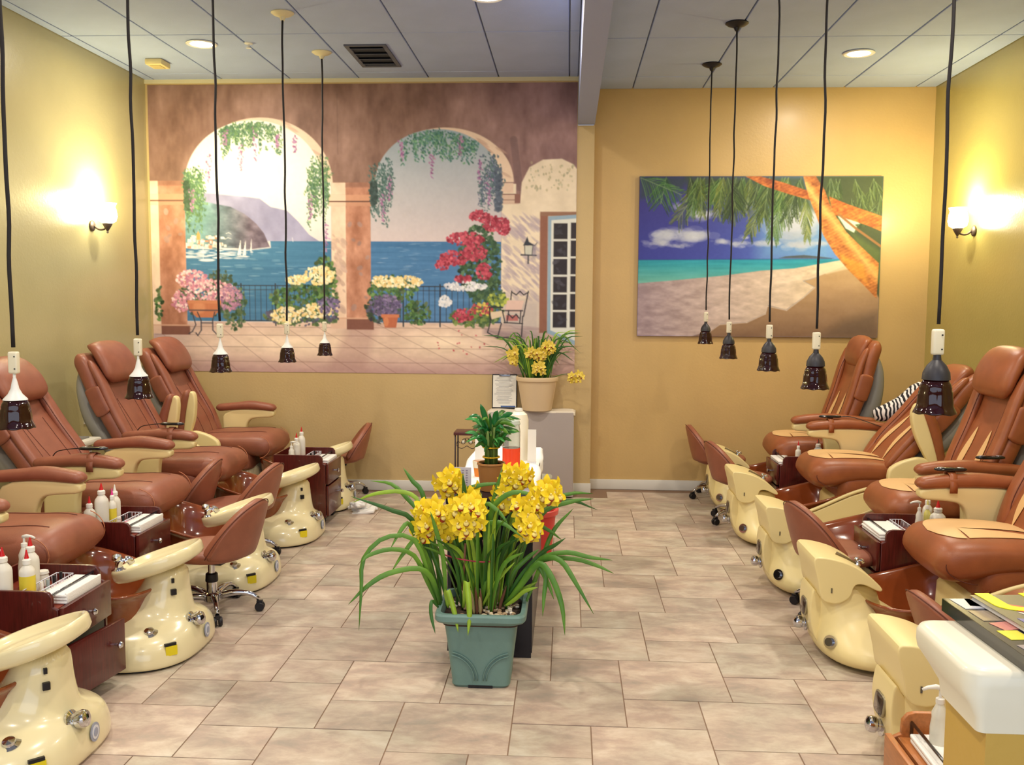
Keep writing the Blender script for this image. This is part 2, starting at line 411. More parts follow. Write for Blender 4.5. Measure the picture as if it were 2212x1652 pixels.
# ceiling cans in view
GLOW=mat('lamp_lens',(1.0,.95,.88),.5,emis=26)
for (x,y,r),lab in zip(CANS[:3],('round recessed downlight glowing in the left ceiling near the cream alarm box','round recessed downlight at the top edge beside the grey beam','round recessed downlight glowing in the right ceiling above the beach picture')):
    z=CEIL_R if r else CEIL_L
    t=thing('ceiling_downlight',lab,'downlight',(x,y,z),group='recessed ceiling downlights')
    lat('trim_ring',[(.075,.0),(.105,-.002),(.108,-.008),(.1,-.013),(.078,-.010)],WHITEP,t,seg=32,cap=False)
    lat('lens',[(.078,-.008),(.05,-.016),(.02,-.02),(.0001,-.021)],GLOW,t,seg=32,cap=False)
# wall plates
t=thing('wall_outlet','white switch plate on the left wall behind the second recliner','outlet',(LX+.004,6.69,.74))
bx('plate',(0,0,0),(.008,.075,.12),WHITEP,t,bev=.002); bx('socket',(.005,0,.025),(.004,.035,.03),mat('plate_grey',(200,198,190),.4),t,bev=.001); bx('socket',(.005,0,-.025),(.004,.035,.03),MATS['plate_grey'],t,bev=.001)
# ------------------------------------------------------------------ painted pictures: colours stored on a fine mesh grid
class Canvas:
    """coordinates are arbitrary units x0..x1, y0..y1 (y down)"""
    def __init__(s,x0,x1,y0,y1,w,h,seed=1):
        s.x0,s.x1,s.y0,s.y1,s.w,s.h=x0,x1,y0,y1,w,h
        s.X=x0+(np.arange(w)+.5)/w*(x1-x0); s.Y=y0+(np.arange(h)+.5)/h*(y1-y0)
        s.XX,s.YY=np.meshgrid(s.X,s.Y); s.C=np.zeros((h,w,3)); s.k=w/(x1-x0); s.r=np.random.RandomState(seed)
    def noise(s,sx,sy=None,oct=3):
        sy=sy or sx; out=np.zeros((s.h,s.w)); amp=1; tot=0
        for o in range(oct):
            gw=max(2,int((s.x1-s.x0)/sx*2**o)+2); gh=max(2,int((s.y1-s.y0)/sy*2**o)+2)
            g=s.r.rand(gh,gw); fx=np.linspace(0,gw-1.001,s.w); fy=np.linspace(0,gh-1.001,s.h)
            ix,iy=fx.astype(int),fy.astype(int); ux=fx-ix; uy=(fy-iy)[:,None]; ux=ux*ux*(3-2*ux); uy=uy*uy*(3-2*uy)
            a=g[iy][:,ix]*(1-ux)+g[iy][:,ix+1]*ux; b=g[iy+1][:,ix]*(1-ux)+g[iy+1][:,ix+1]*ux
            out+=amp*(a*(1-uy)+b*uy); tot+=amp; amp*=.55
        return out/tot-.5
    def apply(s,m,col):
        col=np.asarray(col,float)
        s.C+= (col-s.C)*m[...,None]
    def pm(s,pts,soft=1.2):
        """polygon mask with soft edge"""
        P=np.array(pts,float); ins=np.zeros((s.h,s.w),bool); D=np.full((s.h,s.w),1e9); X,Y=s.XX,s.YY
        lo=P.min(0)-8-soft*2; hi=P.max(0)+8+soft*2
        i0,i1=np.searchsorted(s.X,[lo[0],hi[0]]); j0,j1=np.searchsorted(s.Y,[lo[1],hi[1]])
        M=np.zeros((s.h,s.w)); 
        if i1<=i0 or j1<=j0: return M
        X=X[j0:j1,i0:i1]; Y=Y[j0:j1,i0:i1]; ins=np.zeros(X.shape,bool); D=np.full(X.shape,1e9)
        for a,b in zip(P,np.roll(P,-1,0)):
            c=((a[1]>Y)!=(b[1]>Y)); dy=(b[1]-a[1]) or 1e-9
            ins^=c&(X<(b[0]-a[0])*(Y-a[1])/dy+a[0])
            d=b-a; L=(d@d) or 1e-9; t=np.clip(((X-a[0])*d[0]+(Y-a[1])*d[1])/L,0,1)
            D=np.minimum(D,np.hypot(X-a[0]-t*d[0],Y-a[1]-t*d[1]))
        M[j0:j1,i0:i1]=np.clip(.5+np.where(ins,D,-D)/soft,0,1); return M
    def poly(s,pts,col,soft=1.2,a=1): s.apply(s.pm(pts,soft)*a,col)
    def rect(s,x0,y0,x1,y1,col,soft=1.2,a=1): s.poly([(x0,y0),(x1,y0),(x1,y1),(x0,y1)],col,soft,a)
    def em(s,cx,cy,rx,ry,soft=1.5):
        d=(1-np.hypot((s.XX-cx)/rx,(s.YY-cy)/ry))*min(rx,ry); return np.clip(.5+d/soft,0,1)
    def ell(s,cx,cy,rx,ry,col,soft=1.5,a=1): s.apply(s.em(cx,cy,rx,ry,soft)*a,col)
    def line(s,pts,w,col,a=1):
        for p,q in zip(pts,pts[1:]):
            x0,x1=min(p[0],q[0])-w-1,max(p[0],q[0])+w+1; y0,y1=min(p[1],q[1])-w-1,max(p[1],q[1])+w+1
            i0,i1=np.searchsorted(s.X,[x0,x1]); j0,j1=np.searchsorted(s.Y,[y0,y1])
            if i1<=i0 or j1<=j0: continue
            X=s.XX[j0:j1,i0:i1]; Y=s.YY[j0:j1,i0:i1]; dx,dy=q[0]-p[0],q[1]-p[1]; L=dx*dx+dy*dy or 1e-9
            t=np.clip(((X-p[0])*dx+(Y-p[1])*dy)/L,0,1); D=np.hypot(X-p[0]-t*dx,Y-p[1]-t*dy)
            m=np.clip((w/2-D)*s.k+.5,0,1)[...,None]*a
            s.C[j0:j1,i0:i1]+=(np.array(col,float)-s.C[j0:j1,i0:i1])*m
    def dab(s,x,y,rx,ry,ang,col,a=1):
        R=max(rx,ry)+1; i0,i1=np.searchsorted(s.X,[x-R,x+R]); j0,j1=np.searchsorted(s.Y,[y-R,y+R])
        if i1<=i0 or j1<=j0: return
        X=s.XX[j0:j1,i0:i1]-x; Y=s.YY[j0:j1,i0:i1]-y; c,n=math.cos(ang),math.sin(ang)
        d=np.hypot((X*c+Y*n)/rx,(-X*n+Y*c)/ry); m=(np.clip((1-d)*min(rx,ry)*s.k+.5,0,1)*a)[...,None]
        s.C[j0:j1,i0:i1]+=(np.array(col,float)-s.C[j0:j1,i0:i1])*m
    def dabs(s,n,fn,cols,r0,r1,el=1.6,a=.9,jit=12,ang=None):
        for _ in range(n):
            x,y=fn(); c=np.array(cols[s.r.randint(len(cols))],float)+s.r.randn()*jit
            rr=r0+(r1-r0)*s.r.rand(); s.dab(x,y,rr*el,rr,(ang if ang is not None else s.r.rand()*3.14),np.clip(c,0,255),a)
    def inell(s,cx,cy,rx,ry):
        def f():
            t=s.r.rand()*6.283; q=math.sqrt(s.r.rand()); return cx+rx*q*math.cos(t),cy+ry*q*math.sin(t)
        return f
    def plate(s,name,x0,x1,z0,z1,y,m):
        """flat picture, x0..x1 by z1..z0, facing -y"""
        w,h=s.w,s.h; xs=np.linspace(x0,x1,w+1); zs=np.linspace(z1,z0,h+1); XX,ZZ=np.meshgrid(xs,zs)
        nv=(w+1)*(h+1); co=np.zeros((nv,3),np.float32); co[:,0]=XX.ravel(); co[:,1]=y; co[:,2]=ZZ.ravel()
        i=np.arange(w)[None,:]+np.arange(h)[:,None]*(w+1); q=np.stack([i,i+w+1,i+w+2,i+1],-1).reshape(-1,4)
        me=bpy.data.meshes.new(name); me.vertices.add(nv); me.vertices.foreach_set('co',co.ravel())
        me.loops.add(q.size); me.loops.foreach_set('vertex_index',q.ravel().astype(np.int32))
        me.polygons.add(len(q)); me.polygons.foreach_set('loop_start',(np.arange(len(q))*4).astype(np.int32)); me.update(calc_edges=True)
        C=np.clip(s.C,0,255)/255; C=np.where(C<=.04045,C/12.92,((C+.055)/1.055)**2.4)
        P=np.zeros((h+1,w+1,3)); cnt=np.zeros((h+1,w+1,1))
        for dy in (0,1):
            for dx in (0,1): P[dy:dy+h,dx:dx+w]+=C; cnt[dy:dy+h,dx:dx+w]+=1
        P/=cnt; A=np.ones((nv,4),np.float32); A[:,:3]=P.reshape(-1,3)
        at=me.color_attributes.new('paint','FLOAT_COLOR','POINT'); at.data.foreach_set('color',A.ravel())
        me.materials.append(m); o=bpy.data.objects.new(name,me); COL.objects.link(o); return o
def paint_mat(name,rough,gain=1.0,coat=0):
    m=bpy.data.materials.new(name); m.use_nodes=True; nt=m.node_tree; b=nt.nodes['Principled BSDF']
    a=nt.nodes.new('ShaderNodeAttribute'); a.attribute_name='paint'; nt.links.new(a.outputs['Color'],b.inputs['Base Color'])
    b.inputs['Roughness'].default_value=rough; b.inputs['Coat Weight'].default_value=coat; return m

# --- arcade and bay mural (units are millimetre-like picture units, 931 wide)
c=Canvas(316,1247,181,803,720,481,3)
n=c.noise(60,90,4); n2=c.noise(14,40,3)
base=np.array([146,112,100.]); c.C[:]=base; c.C+=(n*74+n2*34)[...,None]*np.array([1,.95,.95]); 
c.C+=((c.YY-181)/220*8-6)[...,None]; c.C[...,2]+=np.clip((c.XX-900)/300,0,1)*14
c.line([(732,200),(733,330)],1.5,(104,78,72),.5); c.line([(1112,300),(1125,400)],16,(110,84,86),.5)
SOF=(232,206,184)
def opening(outer,inner,x0,x1,ys,yf,sky):
    mo=np.maximum(c.em(*outer)*(c.YY<ys),0); c.apply(mo,SOF)
    for _ in range(26):
        x=outer[0]+outer[2]*(.3+.68*c.r.rand()); y=ys-c.r.rand()*outer[3]
        if mo[min(c.h-1,max(0,int((y-181)/622*c.h))),min(c.w-1,int((x-316)/931*c.w))]>.5: c.dab(x,y,14,3,.5,(196,160,142),.6)
    mi=np.maximum(c.em(*inner)*(c.YY<ys+1),c.pm([(x0,ys-2),(x1,ys-2),(x1,yf),(x0,yf)])); c.apply(mi,sky); return mi
t=np.clip((c.YY-251)/264,0,1)[...,None]
d1=np.clip(np.hypot((c.XX-560)/210,(c.YY-360)/190),0,1)[...,None]
sky1=np.array([255,253,240])*(1-d1)+np.array([236,232,230])*d1
sky1=sky1*(1-t**4*.4)+np.array([214,206,214])*t**4*.4
opening((563,392,158,141),(547,393,153,136),393,717,391,697,sky1)
sky2=np.array([150,170,186])*(1-t)+np.array([214,200,204])*t; sky2+=(c.noise(80)*16)[...,None]
opening((965,391,148,117),(949,391,135,114),803,1087,389,697,sky2)
S1=c.pm([(393,380),(717,380),(717,697),(393,697)])
# far and near headlands
mt1=c.pm([(430,412),(454,413),(482,416),(527,420),(560,424),(584,442),(620,450),(645,474),(668,502),(690,516),(393,516),(393,412)],2)
c.apply(mt1,np.array([158,156,192])+(c.noise(40,60,3)*60)[...,None])
mt2=c.pm([(393,408),(410,416),(434,430),(462,436),(495,442),(527,458),(551,478),(568,499),(581,529),(523,536),(462,536),(393,520)],2)
hx=np.clip((c.XX-430)/110,0,1)[...,None]
c.apply(mt2,(np.array([108,150,158])*(1-hx)+np.array([108,94,114])*hx)+(c.noise(22,16,4)*96)[...,None])
c.apply(c.pm([(393,410),(430,430),(470,470),(430,480),(393,470)],14)*.5,(120,160,160))
# sea
sea=c.pm([(393,516),(717,516),(717,692),(393,692)],1)+c.pm([(803,516),(1087,516),(1087,692),(803,692)],1)
sea=np.clip(sea,0,1)*(1-c.pm([(393,500),(581,500),(583,531),(523,538),(393,532)],2))
ty=np.clip((c.YY-516)/175,0,1)[...,None]
sc=np.array([60,118,160])*(1-ty)+np.array([74,126,168])*ty; sc=sc+(c.noise(120,6,3)*30)[...,None]
sc=sc+np.where(c.XX>800,1,0)[...,None]*np.array([8,4,14])
c.apply(sea,sc)
c.dabs(70,lambda:(400+c.r.rand()*310,528+c.r.rand()*110),[(170,200,220),(200,218,230)],.5,.9,14,.5,ang=0)
c.dabs(40,lambda:(805+c.r.rand()*150,520+c.r.rand()*70),[(170,190,220)],.5,.8,10,.4,ang=0)
c.dabs(60,lambda:(396+c.r.rand()*130,532+c.r.rand()*22),[(240,236,240),(220,220,230)],.8,1.8,7,.8,ang=0)
for _ in range(60):
    x=395+c.r.rand()*85; y=504+c.r.rand()*24; c.rect(x,y,x+3+c.r.rand()*6,y+3+c.r.rand()*5,[(244,238,228),(230,210,196),(205,140,110),(214,222,230)][c.r.randint(4)],1)
c.poly([(418,503),(422,494),(426,503),(426,514),(418,514)],(214,160,90),1)
def sail(x,y,hh,ww):
    c.line([(x,y-hh),(x,y)],.9,(236,236,240)); c.poly([(x-.3,y-hh),(x-ww,y-2),(x,y-3)],(250,246,244),.8); c.dab(x,y,ww*1.1,1.2,0,(236,232,236)); c.dab(x,y+4,ww*.8,3,0,(150,170,196),.5)
sail(516,549,34,8); sail(527,550,34,7); sail(540,540,28,3); c.line([(432,520),(432,557)],1.1,(238,238,240)); c.dab(440,558,18,3,0,(238,236,238)); c.line([(470,528),(470,543)],.8,(236,236,240)); c.dab(478,544,14,1.5,0,(236,236,240))
c.line([(631,509),(632,517)],1.2,(236,236,240)); c.line([(484,500),(490,498),(495,501)],1,(240,240,240)); c.line([(482,512),(488,509),(495,511)],1,(240,240,240))
# terrace floor
fm=np.clip((c.YY-692)/2,0,1); u=np.hypot((c.XX-640)/300,(c.YY-740)/48); u=np.minimum(u,np.hypot((c.XX-960)/170,(c.YY-735)/52))
u=np.clip(u,0,1.3)[...,None]/1.3
c.apply(fm,(np.array([252,230,204])*(1-u)+np.array([206,174,164])*u)+(c.noise(40,12,3)*36)[...,None])
c.apply(np.clip((c.YY-765)/38,0,1)*.5,(176,136,138)); c.apply(np.clip((420-c.XX)/90,0,1)*fm*.4,(160,140,160))
c.apply(c.pm([(755,700),(815,700),(790,803),(700,803)],20)*.55,(178,142,136))
TL=(120,84,76)
for y in (704,722,748,780): c.line([(320,y),(1247,y+rnd.uniform(-1,1))],1,TL,.6)
for k in range(-9,12):
    x=600+k*72; c.line([(x,696),(x+ (170 if k>-20 else 0)+k*16,803)],1,TL,.5)
# columns
def colbody(x0,xl,x1,y0,y1,cap,base):
    nn=c.noise(20,30,4)
    c.apply(c.pm([(x0,y0),(xl,y0),(xl,y1),(x0,y1)]),np.array([236,208,186])+(nn*40)[...,None])
    c.apply(c.pm([(xl,y0),(x1,y0),(x1,y1),(xl,y1)]),np.array([184,128,104])+(nn*84)[...,None])
    c.rect(xl,y0,x1,y0+10,(120,82,70),4,.5)
    for a,b,cl in [(cap,cap+13,(204,150,122)),(cap+13,cap+16.5,(104,66,54)),(cap+16,cap+24,(196,144,118))]: c.rect(x0-7,a,x1+6,b,cl,1)
    c.rect(x0-7,cap,xl,cap+13,(238,206,184),1); c.rect(x0-7,cap+16,xl,cap+24,(230,200,178),1)
    c.rect(x0-4,base,x1+5,base+3,(214,170,146),1); c.apply(c.pm([(xl,base+3),(x1+6,base+3),(x1+6,y1+6),(xl,y1+6)]),(128,82,70)); c.rect(x0-3,base+3,xl,y1+4,(222,188,168),1)
colbody(316,334,393,386,716,414,700); colbody(717,749,803,390,702,416,682)
c.dabs(9,lambda:(755+c.r.rand()*42,470+c.r.rand()*190),[(150,134,140)],3,6,1.4,.5); c.dabs(7,lambda:(345+c.r.rand()*42,450+c.r.rand()*190),[(156,136,136)],3,6,1.4,.5)
c.dabs(60,lambda:(720+c.r.rand()*26,500+c.r.rand()*170),[(190,160,150),(206,176,160)],2,6,2,.5,ang=.9)
# lit wall at the right with shadow flecks
lw=c.pm([(1087,393),(1118,393),(1118,430),(1247,430),(1247,735),(1170,700),(1087,692)],1.5)
nv=c.pm([(1126,440),(1130,390),(1146,358),(1175,342),(1215,340),(1240,352),(1247,362),(1247,470),(1126,470)],2); lw=np.maximum(lw,nv)
c.apply(lw,np.array([236,220,198])+(c.noise(30,24,3)*26)[...,None])
c.rect(1087,391,1112,412,(226,198,178)); c.rect(1084,414,1124,436,(214,186,168)); c.line([(1085,415),(1123,415)],2,(120,84,76)); c.line([(1085,427),(1123,427)],1.4,(130,94,84)); c.rect(1115,415,1127,434,(140,96,86))
for _ in range(150):
    x=1092+c.r.rand()*85; y=460+c.r.rand()*180; c.dab(x,y,6+c.r.rand()*10,2+c.r.rand()*2,.75,(176,160,176),.45)
c.dabs(70,lambda:(1140+c.r.rand()*100,348+c.r.rand()*60),[(170,160,120),(150,150,120)],1,2.4,1.4,.5,ang=1.5)
c.apply(c.pm([(1090,640),(1172,640),(1172,735),(1090,700)],20)*.5,(170,158,170))
# glazed door
c.rect(1170,455,1187,712,(146,96,78)); c.rect(1170,452,1247,461,(150,110,90)); c.poly([(1187,462),(1247,458),(1247,738),(1187,712)],(150,176,200)); c.poly([(1194,470),(1247,466),(1247,728),(1194,706)],(226,228,224))
for i,y in enumerate((476,514,552,590,628,666)):
    c.rect(1199,y+.5,1229,y+34,(38,32,42)); c.rect(1236,y-1,1247,y+33,(42,34,44))
    c.dabs(4,lambda:(1202+c.r.rand()*24,y+6+c.r.rand()*22),[(70,70,84)],2,5,1.8,.5)
# wall lantern
c.poly([(1143,505),(1146,516),(1160,524),(1134,524)],(46,52,66)); c.rect(1138,525,1154,543,(206,206,196)); c.line([(1137,524),(1138,545)],1.5,(50,54,66)); c.line([(1155,524),(1153,545)],1.5,(50,54,66)); c.line([(1130,544),(1162,545)],3,(50,54,66)); c.line([(1145,545),(1145,562)],3,(50,54,66)); c.line([(1158,525),(1164,518)],1.5,(70,70,84)); c.apply(c.pm([(1156,520),(1163,522),(1160,556),(1152,552)],5)*.5,(130,124,150))
# railings
RL=(44,50,62)
for x0,x1 in ((503,720),(862,1087)):
    c.line([(x0,613),(x1,613)],2,RL); c.line([(x0,622),(x1,622)],1.2,RL); c.line([(x0,690),(x1,690)],2,RL)
    x=x0+6
    while x<x1: c.line([(x,613),(x,690)],1.2,RL); x+=12.5
    for q in (x0+12,(x0+x1)/2-20): c.line([(q,609),(q,700)],3,RL)
# hanging vines
GV=[(92,130,84),(70,110,76),(120,156,98),(84,120,100)]; PV=[(168,110,160),(186,132,176),(150,96,150)]
def vine(x,y,L,w=5,cols=GV,n=26):
    for i in range(n):
        t=(i/n); c.dab(x+c.r.randn()*w*(1-t*.6),y+L*t+c.r.randn()*2,1.5+c.r.rand()*2.2,1+c.r.rand(),1.2+c.r.randn()*.5,np.clip(np.array(cols[c.r.randint(len(cols))],float)+c.r.randn()*14,0,255),.85)
def archvines(cx,cy,rx,ry,xa,xb,k,cool=0):
    G=[tuple(np.array(g)+np.array([-10,2,22])*cool) for g in GV]
    for _ in range(k):
        x=xa+(xb-xa)*c.r.rand(); u=(x-cx)/rx
        if abs(u)>.99: continue
        y=cy-ry*math.sqrt(1-u*u); vine(x,y+2,18+c.r.rand()*46,6,G,22)
archvines(547,393,150,132,480,605,44); archvines(949,391,132,110,870,1030,36,1)
for _ in range(36): vine(395+c.r.rand()*42,345+c.r.rand()*50+10,50+c.r.rand()*60,5)
for _ in range(28): vine(668+c.r.rand()*42,330+c.r.rand()*70,50+c.r.rand()*50,5)
c.dabs(120,lambda:(394+c.r.rand()*10,388+c.r.rand()*60),[(54,84,60)],2,4,1.4,.8)
for _ in range(20): vine(806+c.r.rand()*44,330+c.r.rand()*60,50+c.r.rand()*70,5,[(80,112,108),(64,98,98)])
for _ in range(20): vine(1040+c.r.rand()*44,325+c.r.rand()*50,40+c.r.rand()*70,5,[(80,108,112),(90,100,130)])
c.dabs(90,lambda:(1074+c.r.rand()*13,360+c.r.rand()*90),[(76,88,110)],2,4,1.4,.7); c.dabs(90,lambda:(804+c.r.rand()*12,388+c.r.rand()*50),[(44,66,66)],2,4,1.4,.8)
for x,y,L in [(486,280,30),(520,310,55),(552,275,70),(448,330,60),(640,290,36),(672,420,50),(600,288,26),(410,405,50),(872,305,34),(936,330,50),(998,292,40),(1040,340,50),(830,415,60),(845,380,50),(1060,380,60),(706,480,60)]: vine(x,y,L,4,PV,24)
# shrubs and flowers
def bush(cx,cy,rx,ry,n,cols=((60,100,50),(38,74,40),(96,134,66),(80,96,60)),r=(1.5,4)): c.dabs(n,c.inell(cx,cy,rx,ry),list(cols),r[0],r[1],1.5,.9,14)
def blooms(cx,cy,rx,ry,n,cols,r=(1.5,3.4)): c.dabs(n,c.inell(cx,cy,rx,ry),list(cols),r[0],r[1],1.25,.95,10)
PK=((232,176,186),(214,140,160),(244,214,214),(190,120,150)); YW=((246,226,170),(236,206,140),(250,240,210)); RD=((180,60,84),(206,90,110),(150,40,64)); PU=((110,96,140),(140,124,166),(90,80,116))
bush(440,640,70,40,330,((70,96,66),(50,80,56),(110,124,90))); bush(500,660,28,50,150,((60,90,60),(90,110,76))); bush(470,600,26,22,70,((80,96,80),(60,80,60)))
blooms(405,600,36,20,160,PK); blooms(450,625,50,24,240,PK); blooms(385,650,26,26,120,PK); blooms(490,640,26,30,130,((180,130,160),(200,150,170),(150,110,150))); bush(330,650,8,40,40)
c.poly([(394,648),(470,648),(466,668),(450,684),(414,684),(398,668)],(196,120,84),1.5); c.ell(420,662,14,14,(226,160,120),6,.6); c.rect(394,646,470,653,(206,134,96),1)
ST=(64,60,74)
for pp in ([(398,668),(470,668)],[(416,672),(424,690),(424,712),(416,724),(412,718)],[(455,672),(450,690),(450,712),(462,724),(472,718),(468,712)],[(404,672),(412,700),(404,715),(396,720)],[(424,696),(450,696)]): c.line(pp,2.4,ST)
bush(655,640,75,30,300); bush(700,600,26,50,200); bush(650,680,85,20,240,((70,96,60),(100,120,70),(90,84,110)))
blooms(640,600,24,10,90,YW); blooms(690,590,34,20,170,YW); blooms(615,678,34,18,130,YW); blooms(680,668,36,16,130,YW); blooms(710,655,26,20,90,PU)
bush(850,620,54,30,230); bush(830,665,40,30,200,((60,84,60),(80,76,104),(50,70,50))); bush(905,670,30,26,120); blooms(835,602,34,12,110,YW); blooms(880,603,36,12,120,YW); blooms(835,655,34,24,200,PU)
c.poly([(827,676),(863,676),(858,703),(833,703)],(188,106,74),1.2); c.rect(825,674,865,681,(206,126,90),1); c.dab(836,690,6,10,0,(222,150,104),.6)
bush(1040,560,46,80,520,((56,92,60),(40,72,50),(80,116,76))); bush(1060,640,36,50,260,((46,80,56),(70,100,60))); bush(1030,680,54,20,220,((70,100,56),(110,130,60)))
for q in ((1040,462,22,12),(1075,478,28,16),(1010,510,40,14),(985,552,30,16),(960,566,16,10),(1030,540,26,18),(1050,580,16,18),(1005,596,18,8),(1090,490,14,12)): blooms(*q,int(q[2]*q[3]*.34),RD)
blooms(1010,612,46,9,130,((236,236,240),(214,214,226))); blooms(965,645,14,12,50,((230,230,236),)); blooms(1005,675,22,16,80,RD); blooms(1046,662,24,14,60,((180,70,80),(214,190,90))); blooms(1080,640,22,14,60,((190,200,90),(120,140,60)))
c.dabs(14,lambda:(920+c.r.rand()*150,700+c.r.rand()*60),[(196,80,90)],1,1.8,1.4,.9)
# garden chair
CH=(34,32,44)
c.apply(c.pm([(1050,700),(1140,715),(1140,735),(1050,715)],12)*.6,(130,110,124))
c.poly([(1100,642),(1137,642),(1130,668),(1096,666)],(228,196,186)); c.poly([(1064,668),(1090,664),(1098,674),(1066,684)],(226,206,180)); c.poly([(1098,674),(1124,674),(1124,686),(1098,686)],(186,110,110))
for pp in ([(1110,622),(1108,640)],[(1146,622),(1136,676)],[(1110,624),(1120,630),(1128,622),(1136,630),(1146,624)],[(1062,658),(1064,690),(1058,712)],[(1062,658),(1075,656),(1090,658)],[(1062,672),(1066,684)],[(1090,664),(1096,690)],[(1096,664),(1134,664)],[(1094,690),(1134,692)],[(1100,690),(1104,664)],[(1128,690),(1130,664)],[(1104,672),(1112,680),(1120,672),(1126,680)],[(1134,676),(1132,720)],[(1088,692),(1080,722)],[(1058,712),(1080,724),(1104,722)]): c.line(pp,2.4,CH)
c.C+=(c.noise(6,6,2)*7)[...,None]
c.C=255*np.clip(c.C/255,0,1)**1.02
mo=c.plate('wall_mural',LX+.02,.055,.985,3.338,YL-.004,paint_mat('mural_paint',.6))
tag(mo,'wide wall mural of stone arches over a blue bay, flowers and terrace','mural')
# backing edge so the paper has thickness
# --- beach picture
c=Canvas(1378,1905,381,727,440,290,5)
ty=np.clip((c.YY-381)/180,0,1)[...,None]; tx=np.clip((c.XX-1378)/420,0,1)[...,None]
c.C[:]=(np.array([52,46,128])*(1-tx**2)+np.array([96,130,196])*tx**2)*(1-ty*.0)+ty*np.array([0,14,30])
c.apply(c.pm([(1640,440),(1800,440),(1800,565),(1640,565)],40)*.55,(120,176,220))
def cloud(cx,cy,rx,ry,n,col=(210,216,232),a=.22):
    for _ in range(n):
        x=cx+c.r.randn()*rx*.45; y=cy+c.r.randn()*ry*.4; q=ry*(.3+.5*c.r.rand()); c.dab(x,y,q*1.9,q,0,np.array(col)-c.r.rand()*40,a*.8)
for q in ((1515,462,22,12,30),(1465,445,10,7,12),(1500,508,42,14,60),(1430,508,30,14,40),(1425,524,40,8,40),(1560,520,18,7,24),(1600,525,26,7,30),(1660,524,34,8,40),(1730,528,34,9,44),(1610,512,14,5,14),(1720,465,20,40,40),(1620,434,14,8,12),(1470,530,30,5,24),(1780,525,20,7,24)): cloud(*q)
sea=c.pm([(1378,561),(1905,557),(1905,575),(1720,582),(1560,596),(1460,606),(1378,613)],1.5)
c.apply(sea,(np.array([30,150,178])*(1-np.clip((c.YY-561)/50,0,1)[...,None])+np.array([110,180,168])*np.clip((c.YY-561)/50,0,1)[...,None])+(c.noise(60,5,2)*24)[...,None])
c.line([(1378,561),(1800,557)],1.4,(24,60,120),.7)
c.poly([(1686,556),(1700,552),(1740,549),(1770,552),(1805,556)],(76,86,98),1.5)
foam=c.pm([(1378,612),(1460,605),(1560,595),(1650,583),(1720,578),(1820,560),(1830,575),(1760,600),(1740,605),(1765,618),(1742,640),(1705,668),(1665,658),(1660,676),(1620,695),(1560,700),(1540,715),(1500,727),(1378,727)],2)
fx=np.clip((c.XX-1378)/400,0,1)[...,None]
c.apply(foam,(np.array([160,140,150])*(1-fx)+np.array([232,212,184])*fx)+(c.noise(22,8,4)*60)[...,None])
sand=c.pm([(1830,572),(1905,600),(1905,727),(1500,727),(1540,715),(1560,700),(1620,695),(1660,676),(1665,658),(1705,668),(1742,640),(1765,618),(1740,605),(1760,600)],2)
sx=np.clip((c.YY-600)/127,0,1)[...,None]
c.apply(sand,(np.array([196,162,120])*(1-sx)+np.array([128,98,74])*sx)+(c.noise(60,20,3)*20)[...,None])
c.apply(c.pm([(1830,690),(1905,670),(1905,727),(1780,727)],24)*.5,(92,76,64))
c.line([(1540,716),(1560,701),(1620,696),(1660,677),(1664,660),(1706,669),(1742,641),(1766,619)],2,(222,206,192),.7)
c.poly([(1760,572),(1835,560),(1850,575),(1790,590)],(238,222,190),4,.7)
# fronds
def frond(p0,p1,L,n,cols,spread=1.0,w=1.3,sag=.3):
    for i in range(n):
        t=i/n; x=p0[0]+(p1[0]-p0[0])*t; y=p0[1]+(p1[1]-p0[1])*t; d=math.atan2(p1[1]-p0[1],p1[0]-p0[0])
        for sgn in (-1,1):
            a=d+sgn*spread*(.55+.2*c.r.rand()); l=L*(1-t*.55)*(.7+.5*c.r.rand()); col=np.clip(np.array(cols[c.r.randint(len(cols))],float)+c.r.randn()*14,0,255)
            q=(x+l*.5*math.cos(a),y+l*.5*math.sin(a)+l*sag*.2); r=(x+l*math.cos(a),y+l*math.sin(a)+l*sag); c.line([(x,y),q,r],w,col,.9)
    c.line([p0,p1],1.4,(150,170,130),.6)
DGc=((52,78,36),(40,60,34),(84,104,50)); MG=((70,110,50),(96,130,60),(50,84,44)); YG=((120,130,50),(90,112,46),(64,84,40))
c.apply(c.pm([(1480,381),(1735,381),(1760,455),(1700,440),(1640,440),(1560,425),(1490,430)],16)*.85,(58,78,48)); c.apply(c.pm([(1378,381),(1490,381),(1470,410),(1378,430)],14)*.5,(40,70,40))
frond((1436,383),(1425,440),50,20,((70,120,50),(40,90,40),(30,60,60)),1.2); frond((1380,384),(1470,420),42,18,((80,130,60),(50,100,50)),1.1); frond((1520,384),(1462,476),46,26,YG,.9); frond((1560,390),(1500,440),44,22,MG,1)
for q in range(16):
    x=1490+q*16+c.r.randn()*5; frond((x,384),(x-14+c.r.randn()*16,440+c.r.rand()*30),30,16,(DGc,MG,YG)[q%3],.8,1.5)
frond((1600,385),(1580,460),50,26,DGc,.8); frond((1650,420),(1620,505),40,28,YG,.8); frond((1660,385),(1650,470),50,28,DGc,.8); frond((1690,415),(1672,510),44,30,MG,.75); frond((1740,430),(1746,515),30,24,YG,.7); frond((1725,390),(1700,470),44,26,DGc,.8); frond((1570,384),(1590,450),50,24,DGc,.9)
c.poly([(1750,381),(1905,381),(1905,640),(1880,600),(1830,540),(1795,480),(1765,430)],(58,72,44),3)
c.apply(c.pm([(1840,500),(1905,540),(1905,610),(1880,580)],10)*.6,(96,116,56))
for _ in range(26):
    x=1790+c.r.rand()*110; y=385+c.r.rand()*70; frond((x,y),(x+14*c.r.randn(),y+40),24,8,DGc,.7,1.2)
